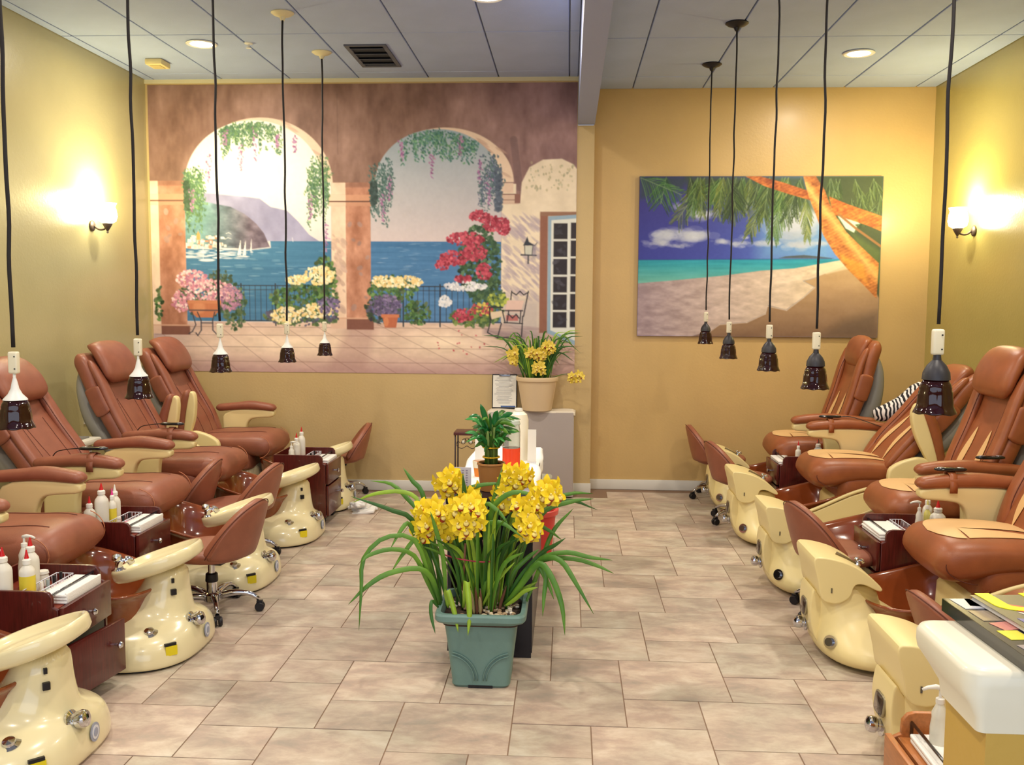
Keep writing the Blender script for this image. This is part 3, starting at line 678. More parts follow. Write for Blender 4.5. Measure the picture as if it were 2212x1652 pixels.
c.poly([(1808,462),(1822,464),(1852,488),(1846,501),(1828,492)],(196,214,206),2); c.poly([(1820,462),(1850,472),(1858,482),(1846,484)],(190,210,206),2)
def trunk(pts,cols):
    m=c.pm(pts,1.6); nn=c.noise(8,5,3)*110+c.noise(30,16,2)*60+10*np.sin((c.XX*.5+c.YY)*.9); c.apply(m,np.array(cols,float)+nn[...,None]*np.array([1,.8,.4])); return m
trunk([(1608,381),(1640,381),(1690,394),(1745,412),(1750,432),(1700,418),(1650,402)],(176,96,44))
trunk([(1790,424),(1830,440),(1905,466),(1905,498),(1870,484),(1800,462)],(190,104,42)); c.line([(1812,462),(1850,492),(1905,530)],5,(150,104,60))
main=[(1733,381),(1760,381),(1780,410),(1792,440),(1806,466),(1830,500),(1862,530),(1902,566),(1900,642),(1870,612),(1838,582),(1806,546),(1780,506),(1764,466),(1746,424)]
m=trunk(main,(192,118,56)); dl=np.clip(((c.XX-1733)*.75-(c.YY-381)*.62-6)/26,0,1); c.apply(m*dl*.55,(96,52,34)); 
hl=np.clip(1-np.abs((c.XX-1740)*.8-(c.YY-381)*.66+14)/14,0,1)*m; c.apply(hl*.7,(244,200,120)); c.apply(c.pm([(1815,545),(1870,570),(1880,610),(1840,585)],8)*m*.6,(240,170,60))
c.C+=(c.noise(5,5,2)*6)[...,None]
bp_=thing('beach_picture','unframed tropical beach picture with leaning palm trunk on yellow wall','picture',(1.559,YR,1.9625))
po=c.plate('print',-.984,.984,-.656,.656,-.026,paint_mat('print_paint',.62)); po.parent=bp_
bx('panel',(0,-.0125,0),(1.968,.025,1.312),mat('canvas_edge',(120,92,48),.7),bp_)
# ------------------------------------------------------------------ pedicure chairs.  local frame: +x to the aisle, wall at x=0
YELLOWS=mat('yellow_sticker',(226,206,30),.5); BLUEG=mat('emblem_grey',(150,156,176),.4); BLUEW=mat('emblem_white',(214,216,224),.4); SEAM=mat('seam_thread',(92,44,30),.6); SEAML=mat('seam_light',(190,120,84),.6)
def disc_x(name,c,r,t,m,parent,tilt=0,yaw=0,seg=24):
    """flat round badge facing +x"""
    M=Matrix.Rotation(yaw,3,'Z')@Matrix.Rotation(math.pi/2-tilt,3,'Y')
    return lat(name,[(r*.0001,0),(r,0),(r,t),(r*.0001,t)],m,parent,seg,c,M,cap=False)
def knob_x(name,c,parent,r=.028,L=.06,tilt=.1):
    M=Matrix.Rotation(math.pi/2-tilt,3,'Y')
    return lat(name,[(r*1.25,0),(r*1.3,.008),(r*.8,.014),(r*.78,.022),(r*1.0,.028),(r*1.05,L*.8),(r*.9,L),(r*.5,L+.006),(.0001,L+.008)],CHROME,parent,20,c,M)
def faucet(c,parent,sc=1,rz=0):
    bm=bmesh.new(); lathe(bm,[(.03*sc,0),(.032*sc,.008),(.02*sc,.012),(.018*sc,.02)],20,(0,0,0))
    tube(bm,[(0,0,.01),(0,0,.035*sc),(.012*sc,0,.05*sc),(.04*sc,0,.05*sc),(.055*sc,0,.03*sc)],.016*sc,12,n=12)
    lathe(bm,[(.012*sc,0),(.022*sc,.01*sc),(.02*sc,.03*sc),(.0001,.036*sc)],16,(-.008*sc,0,.045*sc))
    for v in bm.verts: v.co=Matrix.Rotation(rz,3,'Z')@v.co+Vector(c)
    return finish(bm,'faucet',CHROME,parent)
def dish(name,c,rx,ry,tilt,m,parent,e=2.4):
    """oval tray with raised lip and hollow top, tilted about y"""
    bm=bmesh.new(); R=[(.55,-.046),(.80,-.042),(.95,-.032),(1.0,-.018),(1.0,.012),(.985,.021),(.95,.024),(.90,.020),(.86,.006),(.78,-.004),(.5,-.008),(.2,-.008),(.02,-.008)]
    rings_mesh(bm,[(0,0,z,rx*k if i<6 else rx*k,ry*k,e) for i,(k,z) in enumerate(R)],40)
    for v in bm.verts: v.co=Matrix.Rotation(-tilt,3,'Y')@v.co+Vector(c)
    return finish(bm,name,m,parent)
def tub(parent,cx,rx,ry,zf,zb,m,z0=.06,e=2.8):
    def rim(dz): return lambda x: zf+(zb-zf)*min(1,max(0,(cx+rx*.5-x)/(rx*1.4)))**1.2+dz
    R=[(cx,0,z0,rx*.72,ry*.72,e),(cx,0,z0+.06,rx*.82,ry*.82,e),(cx,0,z0+.15,rx*.88,ry*.88,e),(cx,0,rim(-.035),rx*.92,ry*.92,e),(cx,0,rim(-.022),rx*1.0,ry*1.0,e),(cx,0,rim(-.006),rx*1.03,ry*1.04,e),(cx,0,rim(.0),rx*.99,ry*.99,e),(cx,0,rim(-.012),rx*.92,ry*.91,e),(cx,0,rim(-.07),rx*.86,ry*.84,e),(cx,0,z0+.10,rx*.72,ry*.7,e),(cx,0,z0+.075,rx*.4,ry*.4,e)]
    return rg('foot_basin',R,m,parent,seg=40,sub=1)
def armrest(parent,side,x0,x1,z,L,padm,supm,raised=0,strap=False):
    """side=+-1 lateral, pivot at rear. support plate with leather pad"""
    y=side*.325; piv=Vector((x0+.06,y,z-.12))
    def P(x,zz): return (x-piv.x, zz-piv.z)
    pts=[P(x1+.004,z-.02),P(x1+.002,z-.082),P(x1-.12,z-.088),P(x1-.20,z-.10),P(x1-.235,z-.17),P(x1-.24,z-.36),P(x0-.02,z-.38),P(x0-.02,z-.2),P(x0-.02,z-.02)]
    if raised:
        k=.062 if supm is CREAMM and x1<1.06 else .085
        pts=[P(x1+.004,z-.02),P(x1+.004,z-.06),P(x1-.06,z-.02-k),P(x1-.2,z-.03-k),P(x0+.02,z-.02-k*.75),P(x0-.03,z-.06),P(x0-.02,z-.02)]
        profile('arm_bracket',[(x0+.20,.30),(x0+.24,z-.20),(x0+.16,z-.14),(x0+.02,z-.10),(x0-.06,z-.16),(x0-.06,.30)],y-.026,y+.026,supm,parent,bev=.015,smooth_n=3)
    a=profile('armrest',pts,-.03,.03,supm,parent,bev=.016,smooth_n=3); a.location=piv; a.rotation_euler=(0,-raised,0)
    q=lambda x,zz: (x-piv.x,zz-piv.z)
    sp=Spine([(*q(x0-.08,z-.012),.036,.030),(*q(x0+.10,z+.004),.046,.032),(*q((x0+x1)/2,z+.012),.048,.036),(*q(x1-.1,z+.004),.048,.034),(*q(x1+.012,z-.010),.044,.028)],n=14,e=2.3,endr=.04)
    sp.obj('arm_pad',padm,a,20)
    if strap:
        xs=x1-.15; bm=bmesh.new()
        for t0,t1 in [(-.048,.048)]:
            pr=[(-.051,-.045),(-.053,-.01),(-.04,.042),(0,.056),(.04,.042),(.053,-.01),(.051,-.045)]; V=[]
            for yy,zz in pr: V.append([bm.verts.new((xs-piv.x+dx,yy,z-piv.z+zz)) for dx in (-.018,.018)])
            for u,v in zip(V,V[1:]): bm.faces.new((u[0],v[0],v[1],u[1]))
        o=finish(bm,'strap',padm,a); sm=o.modifiers.new('s','SOLIDIFY'); sm.thickness=.004
    return a
def remote(name,label,loc,rz):
    t=thing(name,label,'remote control',loc,rz,'remote controls strapped to the armrests')
    rg('case',[(0,0,-.006,.068,.019,2.6),(0,0,-.002,.078,.024,2.6),(0,0,.006,.076,.023,2.6),(0,0,.010,.066,.017,2.6)],BLACKG,t,24,0)
    for s in (-1,1): rg('keypad',[(s*.046,0,.0095,.018,.012,2.2),(s*.046,0,.0115,.015,.010,2.2)],mat('remote_silver',(170,170,176),.25,metal=.8),t,16,0)
    return t
def back_parts(parent,piv,rec,leather,two_tone,pillow,width=.28,high=.84):
    """backrest as its own mesh with pivot; upright spine then rotated by recline"""
    st=[(.0,-.02,width*.93,.062),(.01,.18,width,.07),(-.005,.36,width,.068),(-.02,.55,width*.98,.066),(-.015,.72,width*.97,.07),(-.035,high,width*.9,.058)]
    # travel upward gives normal to -x; flip by travelling downward
    sp=Spine(st[::-1],n=34,e=3.4,endr=.07,dent=.020)
    b=sp.obj('backrest',leather,parent,36); b.location=piv; b.rotation_euler=(0,-rec,0); T=sp.L[-1]
    # shoulder bolsters
    for s in (-1,1):
        w=Spine([( .030,high-.07,.03,.022),(.046,high-.22,.046,.026),(.046,.42,.052,.026),(.054,.2,.052,.028),(.045,.02,.03,.02)],n=18,e=2.4,endr=.06,yc=s*(width-.052))
        w.obj('bolster',leather,b,16)
        bm=bmesh.new(); tube(bm,[w.surf(w.L[-1]*(.08+.84*i/16),-s*.044,.001) for i in range(17)],.0022,6); finish(bm,'seam',SEAM,b)
        bm=bmesh.new()
        for zz in (.40,.60):
            bmesh.ops.create_cube(bm,size=1); 
        bm.free()
        sp2=Spine([(-.01,.60,.012,.05),(-.012,.5,.014,.052),(-.008,.40,.012,.05)],n=8,e=3,endr=.02,yc=s*(width+.0))
        sp2.obj('side_pocket',leather,b,14)
    if two_tone:
        for s in (-1,1):
            sp.patch('inset',BEIGE,b,T*.50,T*.93,lambda t,s=s:s*(.085+.03*t)-.032*math.sin(math.pi*min(1,t*1.05+.02))**.8 ,lambda t,s=s:s*(.085+.03*t)+.032*math.sin(math.pi*min(1,t*1.05+.02))**.8,off=.004)
    else:
        bm=bmesh.new()
        for yy in (-.11,.11): tube(bm,[sp.surf(T*(.42+.5*i/12),yy*(1-.25*i/12),.001) for i in range(13)],.0018,6)
        finish(bm,'seam',SEAM,b)
    if pillow:
        p=Spine([(.02,high+.035,.17,.03),(.072,high-.02,.205,.05),(.092,high-.12,.222,.056),(.09,high-.21,.215,.046),(.07,high-.255,.18,.028)],n=16,e=2.5,endr=.05)
        p.obj('head_pillow',leather,b,28)
    else:
        p=Spine([(-.02,high-.0,.15,.045),(.03,high-.04,.19,.045),(.045,high-.14,.19,.035),(.03,high-.22,.16,.02)],n=14,e=2.6,endr=.05)
        p.obj('head_roll',leather,b,28)
    g=Spine([(-.055,.78,.18,.02),(-.115,.62,.225,.06),(-.14,.4,.235,.08),(-.11,.18,.22,.07),(-.06,.02,.2,.05)],n=18,e=2.6,endr=.08)
    g.obj('back_shell',GREYSH,b,28)
    return b
def body(parent,x0,x1,side_cream):
    rg('plinth',[((x0+x1)/2,0,.0,(x1-x0)/2,.235,5),((x0+x1)/2,0,.02,(x1-x0)/2,.245,5),((x0+x1)/2,0,.30,(x1-x0)/2-.01,.24,5),((x0+x1)/2,0,.335,(x1-x0)/2-.03,.22,5)],side_cream,parent,36,0)
def chair_left(label,Y,rec=.40,near_up=0,far_up=0,near=True,far=True,strap_near=False,strap_far=False):
    t=thing('pedicure_chair',label,'chair',(LX,Y,0),0,'brown recliner pedicure chairs along the left wall')
    body(t,.12,1.16,CREAM)
    sp=Spine([(.60,.465,.23,.07),(.80,.50,.265,.078),(1.0,.50,.27,.085),(1.16,.492,.268,.098),(1.30,.475,.255,.092)],n=24,e=3.0,endr=.085)
    seat=sp.obj('seat',LEATHER,t,40); T=sp.L[-1]
    bm=bmesh.new(); L=[]
    for i in range(19):
        f=i/18; L.append(sp.surf(T*(.12+.74*f),.15-.03*f,.0012))
    tube(bm,L,.002,6); tube(bm,[sp.surf(T*(.12+.74*i/18),-.15+.03*i/18,.0012) for i in range(19)],.002,6); finish(bm,'seam',SEAM,seat)
    for s in (-1,1):
        bm=bmesh.new(); pts=[]
        for i in range(25):
            a=-1.25+2.5*i/24; pts.append((1.17+.115*math.cos(a)*.95,s*.262-s*.02*max(0,math.cos(a)-.3),.487+.088*math.sin(a)))
        tube(bm,pts,.0022,6); finish(bm,'piping',SEAML,seat)
    # cloth skirt hanging from the seat sides
    rg('seat_skirt',[(.86,0,.315,.265,.262,8),(.86,0,.33,.27,.268,8),(.86,0,.44,.27,.268,8),(.86,0,.50,.24,.25,7)],LEATHER,t,44,0)
    back_parts(t,(.70,0,.48),rec,LEATHER,False,True)
    if near: armrest(t,-1,.74 if not near_up else .70,1.14 if not near_up else 1.05,.725,0,LEATHER,CREAMM,near_up,strap_near)
    if far: armrest(t,1,.74 if not far_up else .70,1.14 if not far_up else 1.05,.725,0,LEATHER,CREAMM,far_up,strap_far)
    tub(t,1.40,.27,.275,.315,.43,BROWNG,.06)
    rg('tub_base',[(1.50,0,.004,.350,.332,2.9),(1.50,0,.012,.358,.341,2.9),(1.50,0,.03,.362,.345,2.9),(1.50,0,.09,.36,.335,2.8),(1.505,0,.13,.345,.305,2.6),(1.53,0,.155,.30,.25,2.4),(1.59,0,.175,.215,.185,2.2),(1.635,0,.205,.162,.15,2.2),(1.67,0,.26,.118,.122,2.2),(1.69,0,.33,.090,.105,2.3),(1.70,0,.395,.078,.098,2.3)],CREAM,t,48,1)
    seamo=rg('base_gasket',[(1.50,0,.0,.338,.322,2.9),(1.50,0,.006,.340,.324,2.9)],BLACKP,t,40,0)
    dish('footrest',(1.655,-.01,.415),.198,.185,.33,CREAM,t)
    faucet((1.50,-.07,.375),t,1.0,.5)
    knob_x('control_knob',(1.812,-.045,.150),t,.030,.06,.25)
    disc_x('emblem',(1.862,.02,.085),.033,.003,BLUEG,t,.05,.05); disc_x('emblem_ring',(1.8645,.02,.085),.024,.002,BLUEW,t,.05,.05); disc_x('emblem_core',(1.866,.02,.085),.015,.002,BLUEG,t,.05,.05)
    lat('drain_button',[(.036,0),(.036,.008),(.022,.012),(.02,.022),(.0001,.026)],CHROME,t,20,(1.70,-.215,.142),Matrix.Rotation(.35,3,'X'))
    bx('warning_label',(1.804,-.2365,.080),(.050,.008,.042),YELLOWS,t,rot=(0,0,.78)); bx('warning_band',(1.800,-.2375,.108),(.05,.012,.011),BLACKP,t,rot=(0,0,.78))
    bx('switch_plate',(1.757,-.090,.292),(.024,.016,.026),BLACKP,t,rot=(0,0,.7),bev=.002); bx('switch_plate',(1.751,-.083,.342),(.012,.014,.020),BLACKP,t,rot=(0,0,.7),bev=.001)
    return t
LCH=[]
for lab,Y,kw in [('brown recliner pedicure chair nearest the camera on the left, mostly cut off',3.10,{}),
  ('second left recliner, whose dark wood cart stands open in front of its basin',4.14,dict()),
  ('third left recliner, headrest cut by the left picture edge',5.19,dict(strap_near=True,rec=.57)),
  ('fourth left recliner with its far armrest folded up, pillow at the wall corner',6.20,dict(strap_near=True,far_up=1.36,rec=.43)),
  ('farthest left recliner in front of the mural, near armrest folded up',7.19,dict(near_up=1.42,rec=.47))]:
    LCH.append(chair_left(lab,Y,**kw))
remote('remote_control','black remote strapped on the third left recliner arm',(LX+.99,5.19-.325,.797),.1)
remote('remote_control','black remote strapped on the fourth left recliner arm',(LX+.99,6.20-.325,.797),.05)
def cable(name,label,pts):
    o=tb(name,pts,.0028,BLACKP,None,6,n=26); tag(o,label,'cable',group='thin black remote cables'); return o
cable('remote_cable','thin black cable trailing from the third left recliner remote',[(LX+.93,4.865,.80),(LX+.84,4.87,.79),(LX+.76,4.90,.765),(LX+.70,4.93,.68)])
cable('remote_cable','thin black cable trailing from the fourth left recliner remote',[(LX+.93,5.875,.80),(LX+.84,5.88,.79),(LX+.76,5.91,.765),(LX+.70,5.94,.68)])

def chair_right(label,Y,rec=.3,pillow=False,near_up=0,far_up=0,near=True,far=True,strapf=False,slide=0):
    t=thing('pedicure_chair',label,'chair',(RX,Y,0),math.pi,'two tone recliner pedicure chairs along the right wall')
    body(t,.12,1.22,CREAMM)
    sp=Spine([(.78,.475,.235,.07),(.95,.505,.265,.078),(1.12,.508,.272,.088),(1.26,.49,.27,.105),(1.39,.465,.25,.10)],n=24,e=3.0,endr=.09)
    seat=sp.obj('seat',LEATHER2,t,40); T=sp.L[-1]
    # near the camera is local +y
    ow=lambda u: .185*math.sqrt(max(0,1-max(0,(u-.80)/.2)**2)) if u>.80 else .185
    wedge=lambda u:(.035+.02*(.78-u))
    L0,L1=T*.10,T*.90
    def u_of(l): return l
    sp.patch('inset',BEIGE,seat,L1,L0,lambda k:-ow(1-k),lambda k: ow(1-k) if (1-k)>.78 else .045-(.0)*(k),nl=40,off=.003)
    sp.patch('inset',BEIGE,seat,T*(.1+.8*.78),L0,lambda k:.045+.085*min(1,k*1.0),lambda k:.185-.03*k,nl=26,off=.003)
    for s in (-1,1):
        bm=bmesh.new(); pts=[(1.22+.135*math.cos(a),s*.266-s*.03*max(0,math.cos(a)-.2),.475+.07*math.sin(a)*1.0) for a in [-1.5+3.0*i/24 for i in range(25)]]
        tube(bm,pts[:14],.0022,6); finish(bm,'piping',SEAM,seat)
    rg('seat_skirt',[(.99,0,.31,.215,.245,7),(.99,0,.325,.22,.252,7),(.99,0,.44,.222,.254,7),(.99,0,.50,.2,.24,7)],LEATHER2,t,44,0)
    back_parts(t,(.90,0,.49),rec,LEATHER2,True,pillow,high=.86)
    if near: armrest(t,1,.76 if not near_up else .68,1.28 if not near_up else 1.08,.735,0,LEATHER2,CREAMM,near_up)
    if far: armrest(t,-1,.76 if not far_up else .68,1.28 if not far_up else 1.08,.735,0,LEATHER2,CREAMM,far_up,strapf)
    for ch in t.children:
        if ch.name.split('.')[0] in ('seat','seat_skirt','backrest','armrest'): ch.location.x-=slide
    tub(t,1.33,.29,.285,.29,.40,BROWNG,.05)
    for s in (-1,1):
        profile('side_panel',[(1.50,.02),(1.47,.20),(1.30,.275),(1.12,.36),(.98,.405),(.84,.41),(.84,.02)],s*.285-.012,s*.285+.012,CREAMM,t,bev=.008)
        tb('panel_trim',[(1.49,s*.292,.185),(1.45,s*.294,.225),(1.30,s*.294,.292),(1.12,s*.294,.377),(.98,s*.294,.42),(.86,s*.294,.425)],.011,CREAMM,t,8,n=20)
    rg('tub_base',[(1.49,0,.002,.27,.28,2.6),(1.50,0,.035,.295,.34,2.6),(1.52,0,.075,.295,.345,2.5),(1.55,0,.12,.27,.29,2.4),(1.60,0,.17,.215,.215,2.3),(1.655,0,.23,.165,.160,2.4),(1.70,0,.29,.125,.14,2.6),(1.71,0,.37,.105,.135,2.8)],CREAMM,t,48,1)
    profile('inner_panel',[(1.68,.35),(1.59,.345),(1.56,.32),(1.47,.04),(1.62,.04)],-.125,.125,mat('cream_inner',(206,186,118),.45),t,bev=.012)
    profile('foot_hood',[(1.815,.285),(1.83,.38),(1.858,.482),(1.79,.480),(1.70,.458),(1.62,.415),(1.545,.345),(1.56,.330),(1.63,.365),(1.672,.362),(1.684,.305),(1.74,.270)],-.165,.165,CREAMM,t,bev=.035,smooth_n=3,seg=5)
    profile('front_cover',[(1.832,.33),(1.845,.24),(1.838,.16),(1.822,.10),(1.79,.06),(1.76,.10),(1.77,.20),(1.78,.26),(1.80,.285)],-.10,.10,CREAMM,t,bev=.03,smooth_n=3)
    # soap slot and spout on the hood
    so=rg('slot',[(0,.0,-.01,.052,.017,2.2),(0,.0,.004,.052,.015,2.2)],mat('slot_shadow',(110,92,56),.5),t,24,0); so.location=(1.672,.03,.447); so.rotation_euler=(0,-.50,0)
    faucet((1.622,.03,.412),t,.50,math.pi)
    disc=rg('display_bezel',[(0,0,0,.04,.05,4),(0,0,.008,.038,.048,4)],mat('bezel_grey',(150,140,110),.3,metal=.3),t,28,0); disc.rotation_euler=(0,math.pi/2-.12,0); disc.location=(1.842,.0,.215)
    sc_=rg('display',[(0,0,.006,.034,.043,4.5),(0,0,.0105,.032,.041,4.5)],mat('display_glass',(66,52,44),.1,coat=.5),t,28,0); sc_.rotation_euler=(0,math.pi/2-.12,0); sc_.location=(1.842,.0,.215)
    knob_x('control_knob',(1.825,-.02,.125),t,.028,.055,.15)
    disc_x('jet_dial',(1.772,.192,.112),.030,.012,CHROME,t,.25,.80); disc_x('jet_dial_cap',(1.780,.200,.115),.018,.012,DARKCH,t,.25,.80)
    bx('latch',(1.77,.166,.335),(.006,.004,.022),DARKCH,t)
    return t
RCH=[]
for lab,Y,kw in [('two tone recliner pedicure chair nearest the camera on the right beside the counter',3.26,dict(near_up=1.3,far_up=1.3,rec=.35)),
  ('second right recliner with its large two tone seat just behind the magazines',4.33,dict(rec=.40,near_up=1.3,strapf=True,slide=.04)),
  ('third right recliner with a head pillow, at the right picture edge',5.36,dict(rec=.32,pillow=True,far_up=1.35,slide=.17)),
  ('fourth right recliner laid far back with the near armrest folded up',6.42,dict(rec=.68,near_up=1.25,strapf=True,slide=.03)),
  ('farthest right recliner, upright below the beach picture corner',7.40,dict(rec=.26,far_up=1.25))]:
    RCH.append(chair_right(lab,Y,**kw))
remote('remote_control','shiny remote strapped on the fourth right recliner armrest',(RX-1.10,6.42+.325,.797),0)
remote('remote_control','large dark remote strapped on the second right recliner armrest',(RX-1.09,4.33+.325,.797),0)
remote('remote_control','small silvery remote lying loose on the third right recliner armrest',(RX-.74,5.36-.325,.797),.1)
cable('remote_cable','thin black cable crossing from the fourth right recliner remote',[(RX-1.05,6.745,.797),(RX-.96,6.73,.80),(RX-.84,6.70,.765),(RX-.74,6.69,.735),(RX-.60,6.70,.73)])

# ------------------------------------------------------------------ technician stools
def make_stool(label,group):
    t=thing('technician_stool',label,'stool',(0,0,0),0,group)
    rg('seat',[(0,0,.285,.15,.15,2.2),(0,0,.295,.19,.19,2.2),(0,0,.325,.205,.205,2.2),(0,0,.35,.195,.195,2.2),(-.0,0,.358,.15,.15,2.2),(0,0,.355,.05,.05,2.2)],LEATHER,t,36,1)
    # winged back wrapping from the seat side, +x is the back
    bm=bmesh.new(); G=[]; na,nz=22,12
    for i in range(na+1):
        u=-1+2*i/na; a=u*1.15; top=.60-.02*abs(u)-.235*abs(u)**2.2; bot=.31+.03*abs(u)**2
        row=[]
        for j in range(nz+1):
            v=j/nz; z=bot+(top-bot)*v; R=.19+.075*v**.8*(1-.35*abs(u)**2)
            row.append(bm.verts.new((R*math.cos(a),R*1.05*math.sin(a),z)))
        G.append(row)
    for i in range(na):
        for j in range(nz): bm.faces.new((G[i][j],G[i+1][j],G[i+1][j+1],G[i][j+1]))
    o=finish(bm,'backrest',LEATHER,t); m=o.modifiers.new('s','SOLIDIFY'); m.thickness=.052; m.offset=0; s=o.modifiers.new('sub','SUBSURF'); s.levels=1; s.render_levels=1
    bm=bmesh.new(); pts=[]
    for i in range(41):
        u=-1+2*i/40; a=u*1.15; top=.60-.02*abs(u)-.235*abs(u)**2.2; R=.19+.075*(1-.35*abs(u)**2)+.02
        pts.append((R*math.cos(a),R*1.05*math.sin(a),top-.004))
    tube(bm,pts,.0028,6); finish(bm,'piping',SEAM,o)
    bx('mechanism',(0,0,.272),(.16,.1,.03),BLACKP,t,bev=.006)
    lat('column',[(.027,.09),(.027,.19),(.018,.192),(.018,.27)],CHROME,t,20); lat('column_cover',[(.03,.16),(.032,.165),(.03,.2),(.024,.205)],BLACKP,t,20)
    h=lat('hub',[(.034,.055),(.045,.065),(.045,.095),(.03,.105)],CHROME,t,24)
    for k in range(5):
        a=k*2*math.pi/5+.3; c,s=math.cos(a),math.sin(a)
        l=bmesh.new(); tube(l,[(c*r,s*r,z) for r,z in [(.03,.082),(.09,.098),(.15,.10),(.20,.088),(.235,.062)]],[.019,.018,.017,.016,.014,.013,.012,.011,.011],10,n=9); lo=finish(l,'leg',CHROME,t)
        w=bmesh.new()
        for d in (-1,1): lathe(w,[(.0001,-.009),(.021,-.009),(.024,-.004),(.024,.004),(.021,.009),(.0001,.009)],16,(c*.238-s*d*.013,s*.238+c*d*.013,.0245),Matrix.Rotation(a,3,'Z')@Matrix.Rotation(math.pi/2,3,'X'),cap=False)
        box(w,(c*.238,s*.238,.046),(.03,.02,.02),rot=(0,0,a)); cw=finish(w,'caster',BLACKP,t); sharp(cw)
    return t
proto=make_stool('brown leather stool with chrome star base between the second and third left basins','low brown technician stools')
proto.location=(-1.80,4.65,0); proto.rotation_euler=(0,0,-.15)
for lab,x,y,a,z in [('brown stool with winged back tucked between third and fourth left basins',-2.03,5.68,-.1,0),
    ('brown stool deeper in, beside the fourth left recliner seat',-2.44,5.73,.1,0),
    ('lone brown stool near the mural wall behind the farthest left cart',-1.86,7.53,.2,0),
    ('brown stool wedged between the second and third right basins',1.40,4.86,math.pi+.25,0),
    ('brown stool between the fourth and farthest right basins',1.28,6.90,math.pi+.2,0),
    ('brown stool at the yellow wall behind the farthest right basin',1.25,7.75,math.pi,0),
    ('brown stool whose top shows just left of the magazines',1.66,3.80,math.pi+.1,.76)]:
    o=copy_tree(proto); o['label']=lab; o.location=(x,y,0); o.rotation_euler=(0,0,a)
    if z: o.scale=(1,1,z)      # seat wound down to its lowest
# ------------------------------------------------------------------ carts and what stands on them
def make_cart(label,wood,group,ajar=0.0):
    """local +x is the front, 0.36 wide, 0.42 deep"""
    t=thing('cart',label,'cart',(0,0,0),0,group)
    W2=.18
    for s in (-1,1):
        profile('side_panel',[(-.40,.055),(-.40,.50),(-.085,.50),(-.066,.495),(-.052,.478),(-.05,.455),(-.05,.44),(-.03,.43),(-.03,.055)],s*W2-.008,s*W2+.008,wood,t,bev=.003)
    bx('back_panel',(-.395,0,.28),(.012,.345,.44),wood,t); bx('shelf',(-.215,0,.425),(.35,.345,.014),WOODE if wood is WOOD else wood,t); bx('bottom',(-.215,0,.064),(.36,.345,.016),wood,t)
    dr=bx('drawer',(-.018,0,.365),(.018,.368,.145),wood,t,bev=.003); 
    kn=[(.006,0),(.006,.014),(.012,.018),(.014,.026),(.010,.032),(.0001,.034)]
    lat('knob',kn,CHROME,dr,16,(-.009,0,.365),Matrix.Rotation(math.pi/2,3,'Y'))
    bm=bmesh.new(); box(bm,(0,.184,0),(.018,.366,.215),bev=.003); d=finish(bm,'door',wood,t); sharp(d,40); d.location=(-.018,-.184,.172); d.rotation_euler=(0,0,-ajar)
    lat('knob',kn,CHROME,d,16,(.009,.30,.02),Matrix.Rotation(math.pi/2,3,'Y'))
    bx('cavity_shade',(-.035,0,.172),(.006,.33,.21),BLACKP,t)  # black sheet, its colour stands in for the shade inside the cart
    for sx in (-.35,-.07):
        for sy in (-.14,.14):
            w=bmesh.new()
            for q in (-1,1): lathe(w,[(.0001,-.008),(.022,-.008),(.025,-.003),(.025,.003),(.022,.008),(.0001,.008)],14,(sx,sy+q*.013,.0255),Matrix.Rotation(math.pi/2,3,'X'),cap=False)
            box(w,(sx,sy,.048),(.04,.03,.016)); finish(w,'caster',BLACKP,t)
    tb('rail',[(-.075,-.168,.435),(-.075,-.168,.475),(-.075,.168,.475),(-.075,.168,.435)],.0045,DARKCH,t,8)
    return t
def place(o,x,y,a=0):
    o.location=(x,y,0); o.rotation_euler=(0,0,a); return o
SH=.4325
CART=[place(make_cart('dark mahogany cart at the left edge with its lower door ajar',WOOD,'salon carts between the basins',.16),-1.865,3.555),
 place(make_cart('mahogany cart between the second and third left basins, white towels on top',WOOD,'salon carts between the basins'),-2.08,4.65),
 place(make_cart('mahogany cart standing before the farthest left basin near the wall',WOOD,'salon carts between the basins'),-1.665,6.72),
 place(make_cart('mahogany cart between the second and third right basins',WOOD,'salon carts between the basins'),1.50,4.82,math.pi),
 place(make_cart('small looking mahogany cart between the fourth and farthest right basins',WOOD,'salon carts between the basins'),1.49,7.0,math.pi),
 place(make_cart('light cherry cart in the bottom right corner beside the counter',WOODL,'salon carts between the basins'),.86,2.36,math.pi)]
def on_cart(i,lx,ly,dz=0):
    c=CART[i]; a=c.rotation_euler[2]; x,y=c.location[0],c.location[1]
    return (x+lx*math.cos(a)-ly*math.sin(a), y+lx*math.sin(a)+ly*math.cos(a), SH+dz)
BOT=mat('bottle_milky',(226,222,210),.35); BOTY=mat('yellow_label',(226,206,60),.5); BLUET=mat('blue_print',(70,74,150),.5); BOTC=mat('bottle_clear_yellow',(222,214,120),.3); BOTG=mat('bottle_grey',(170,172,172),.3)
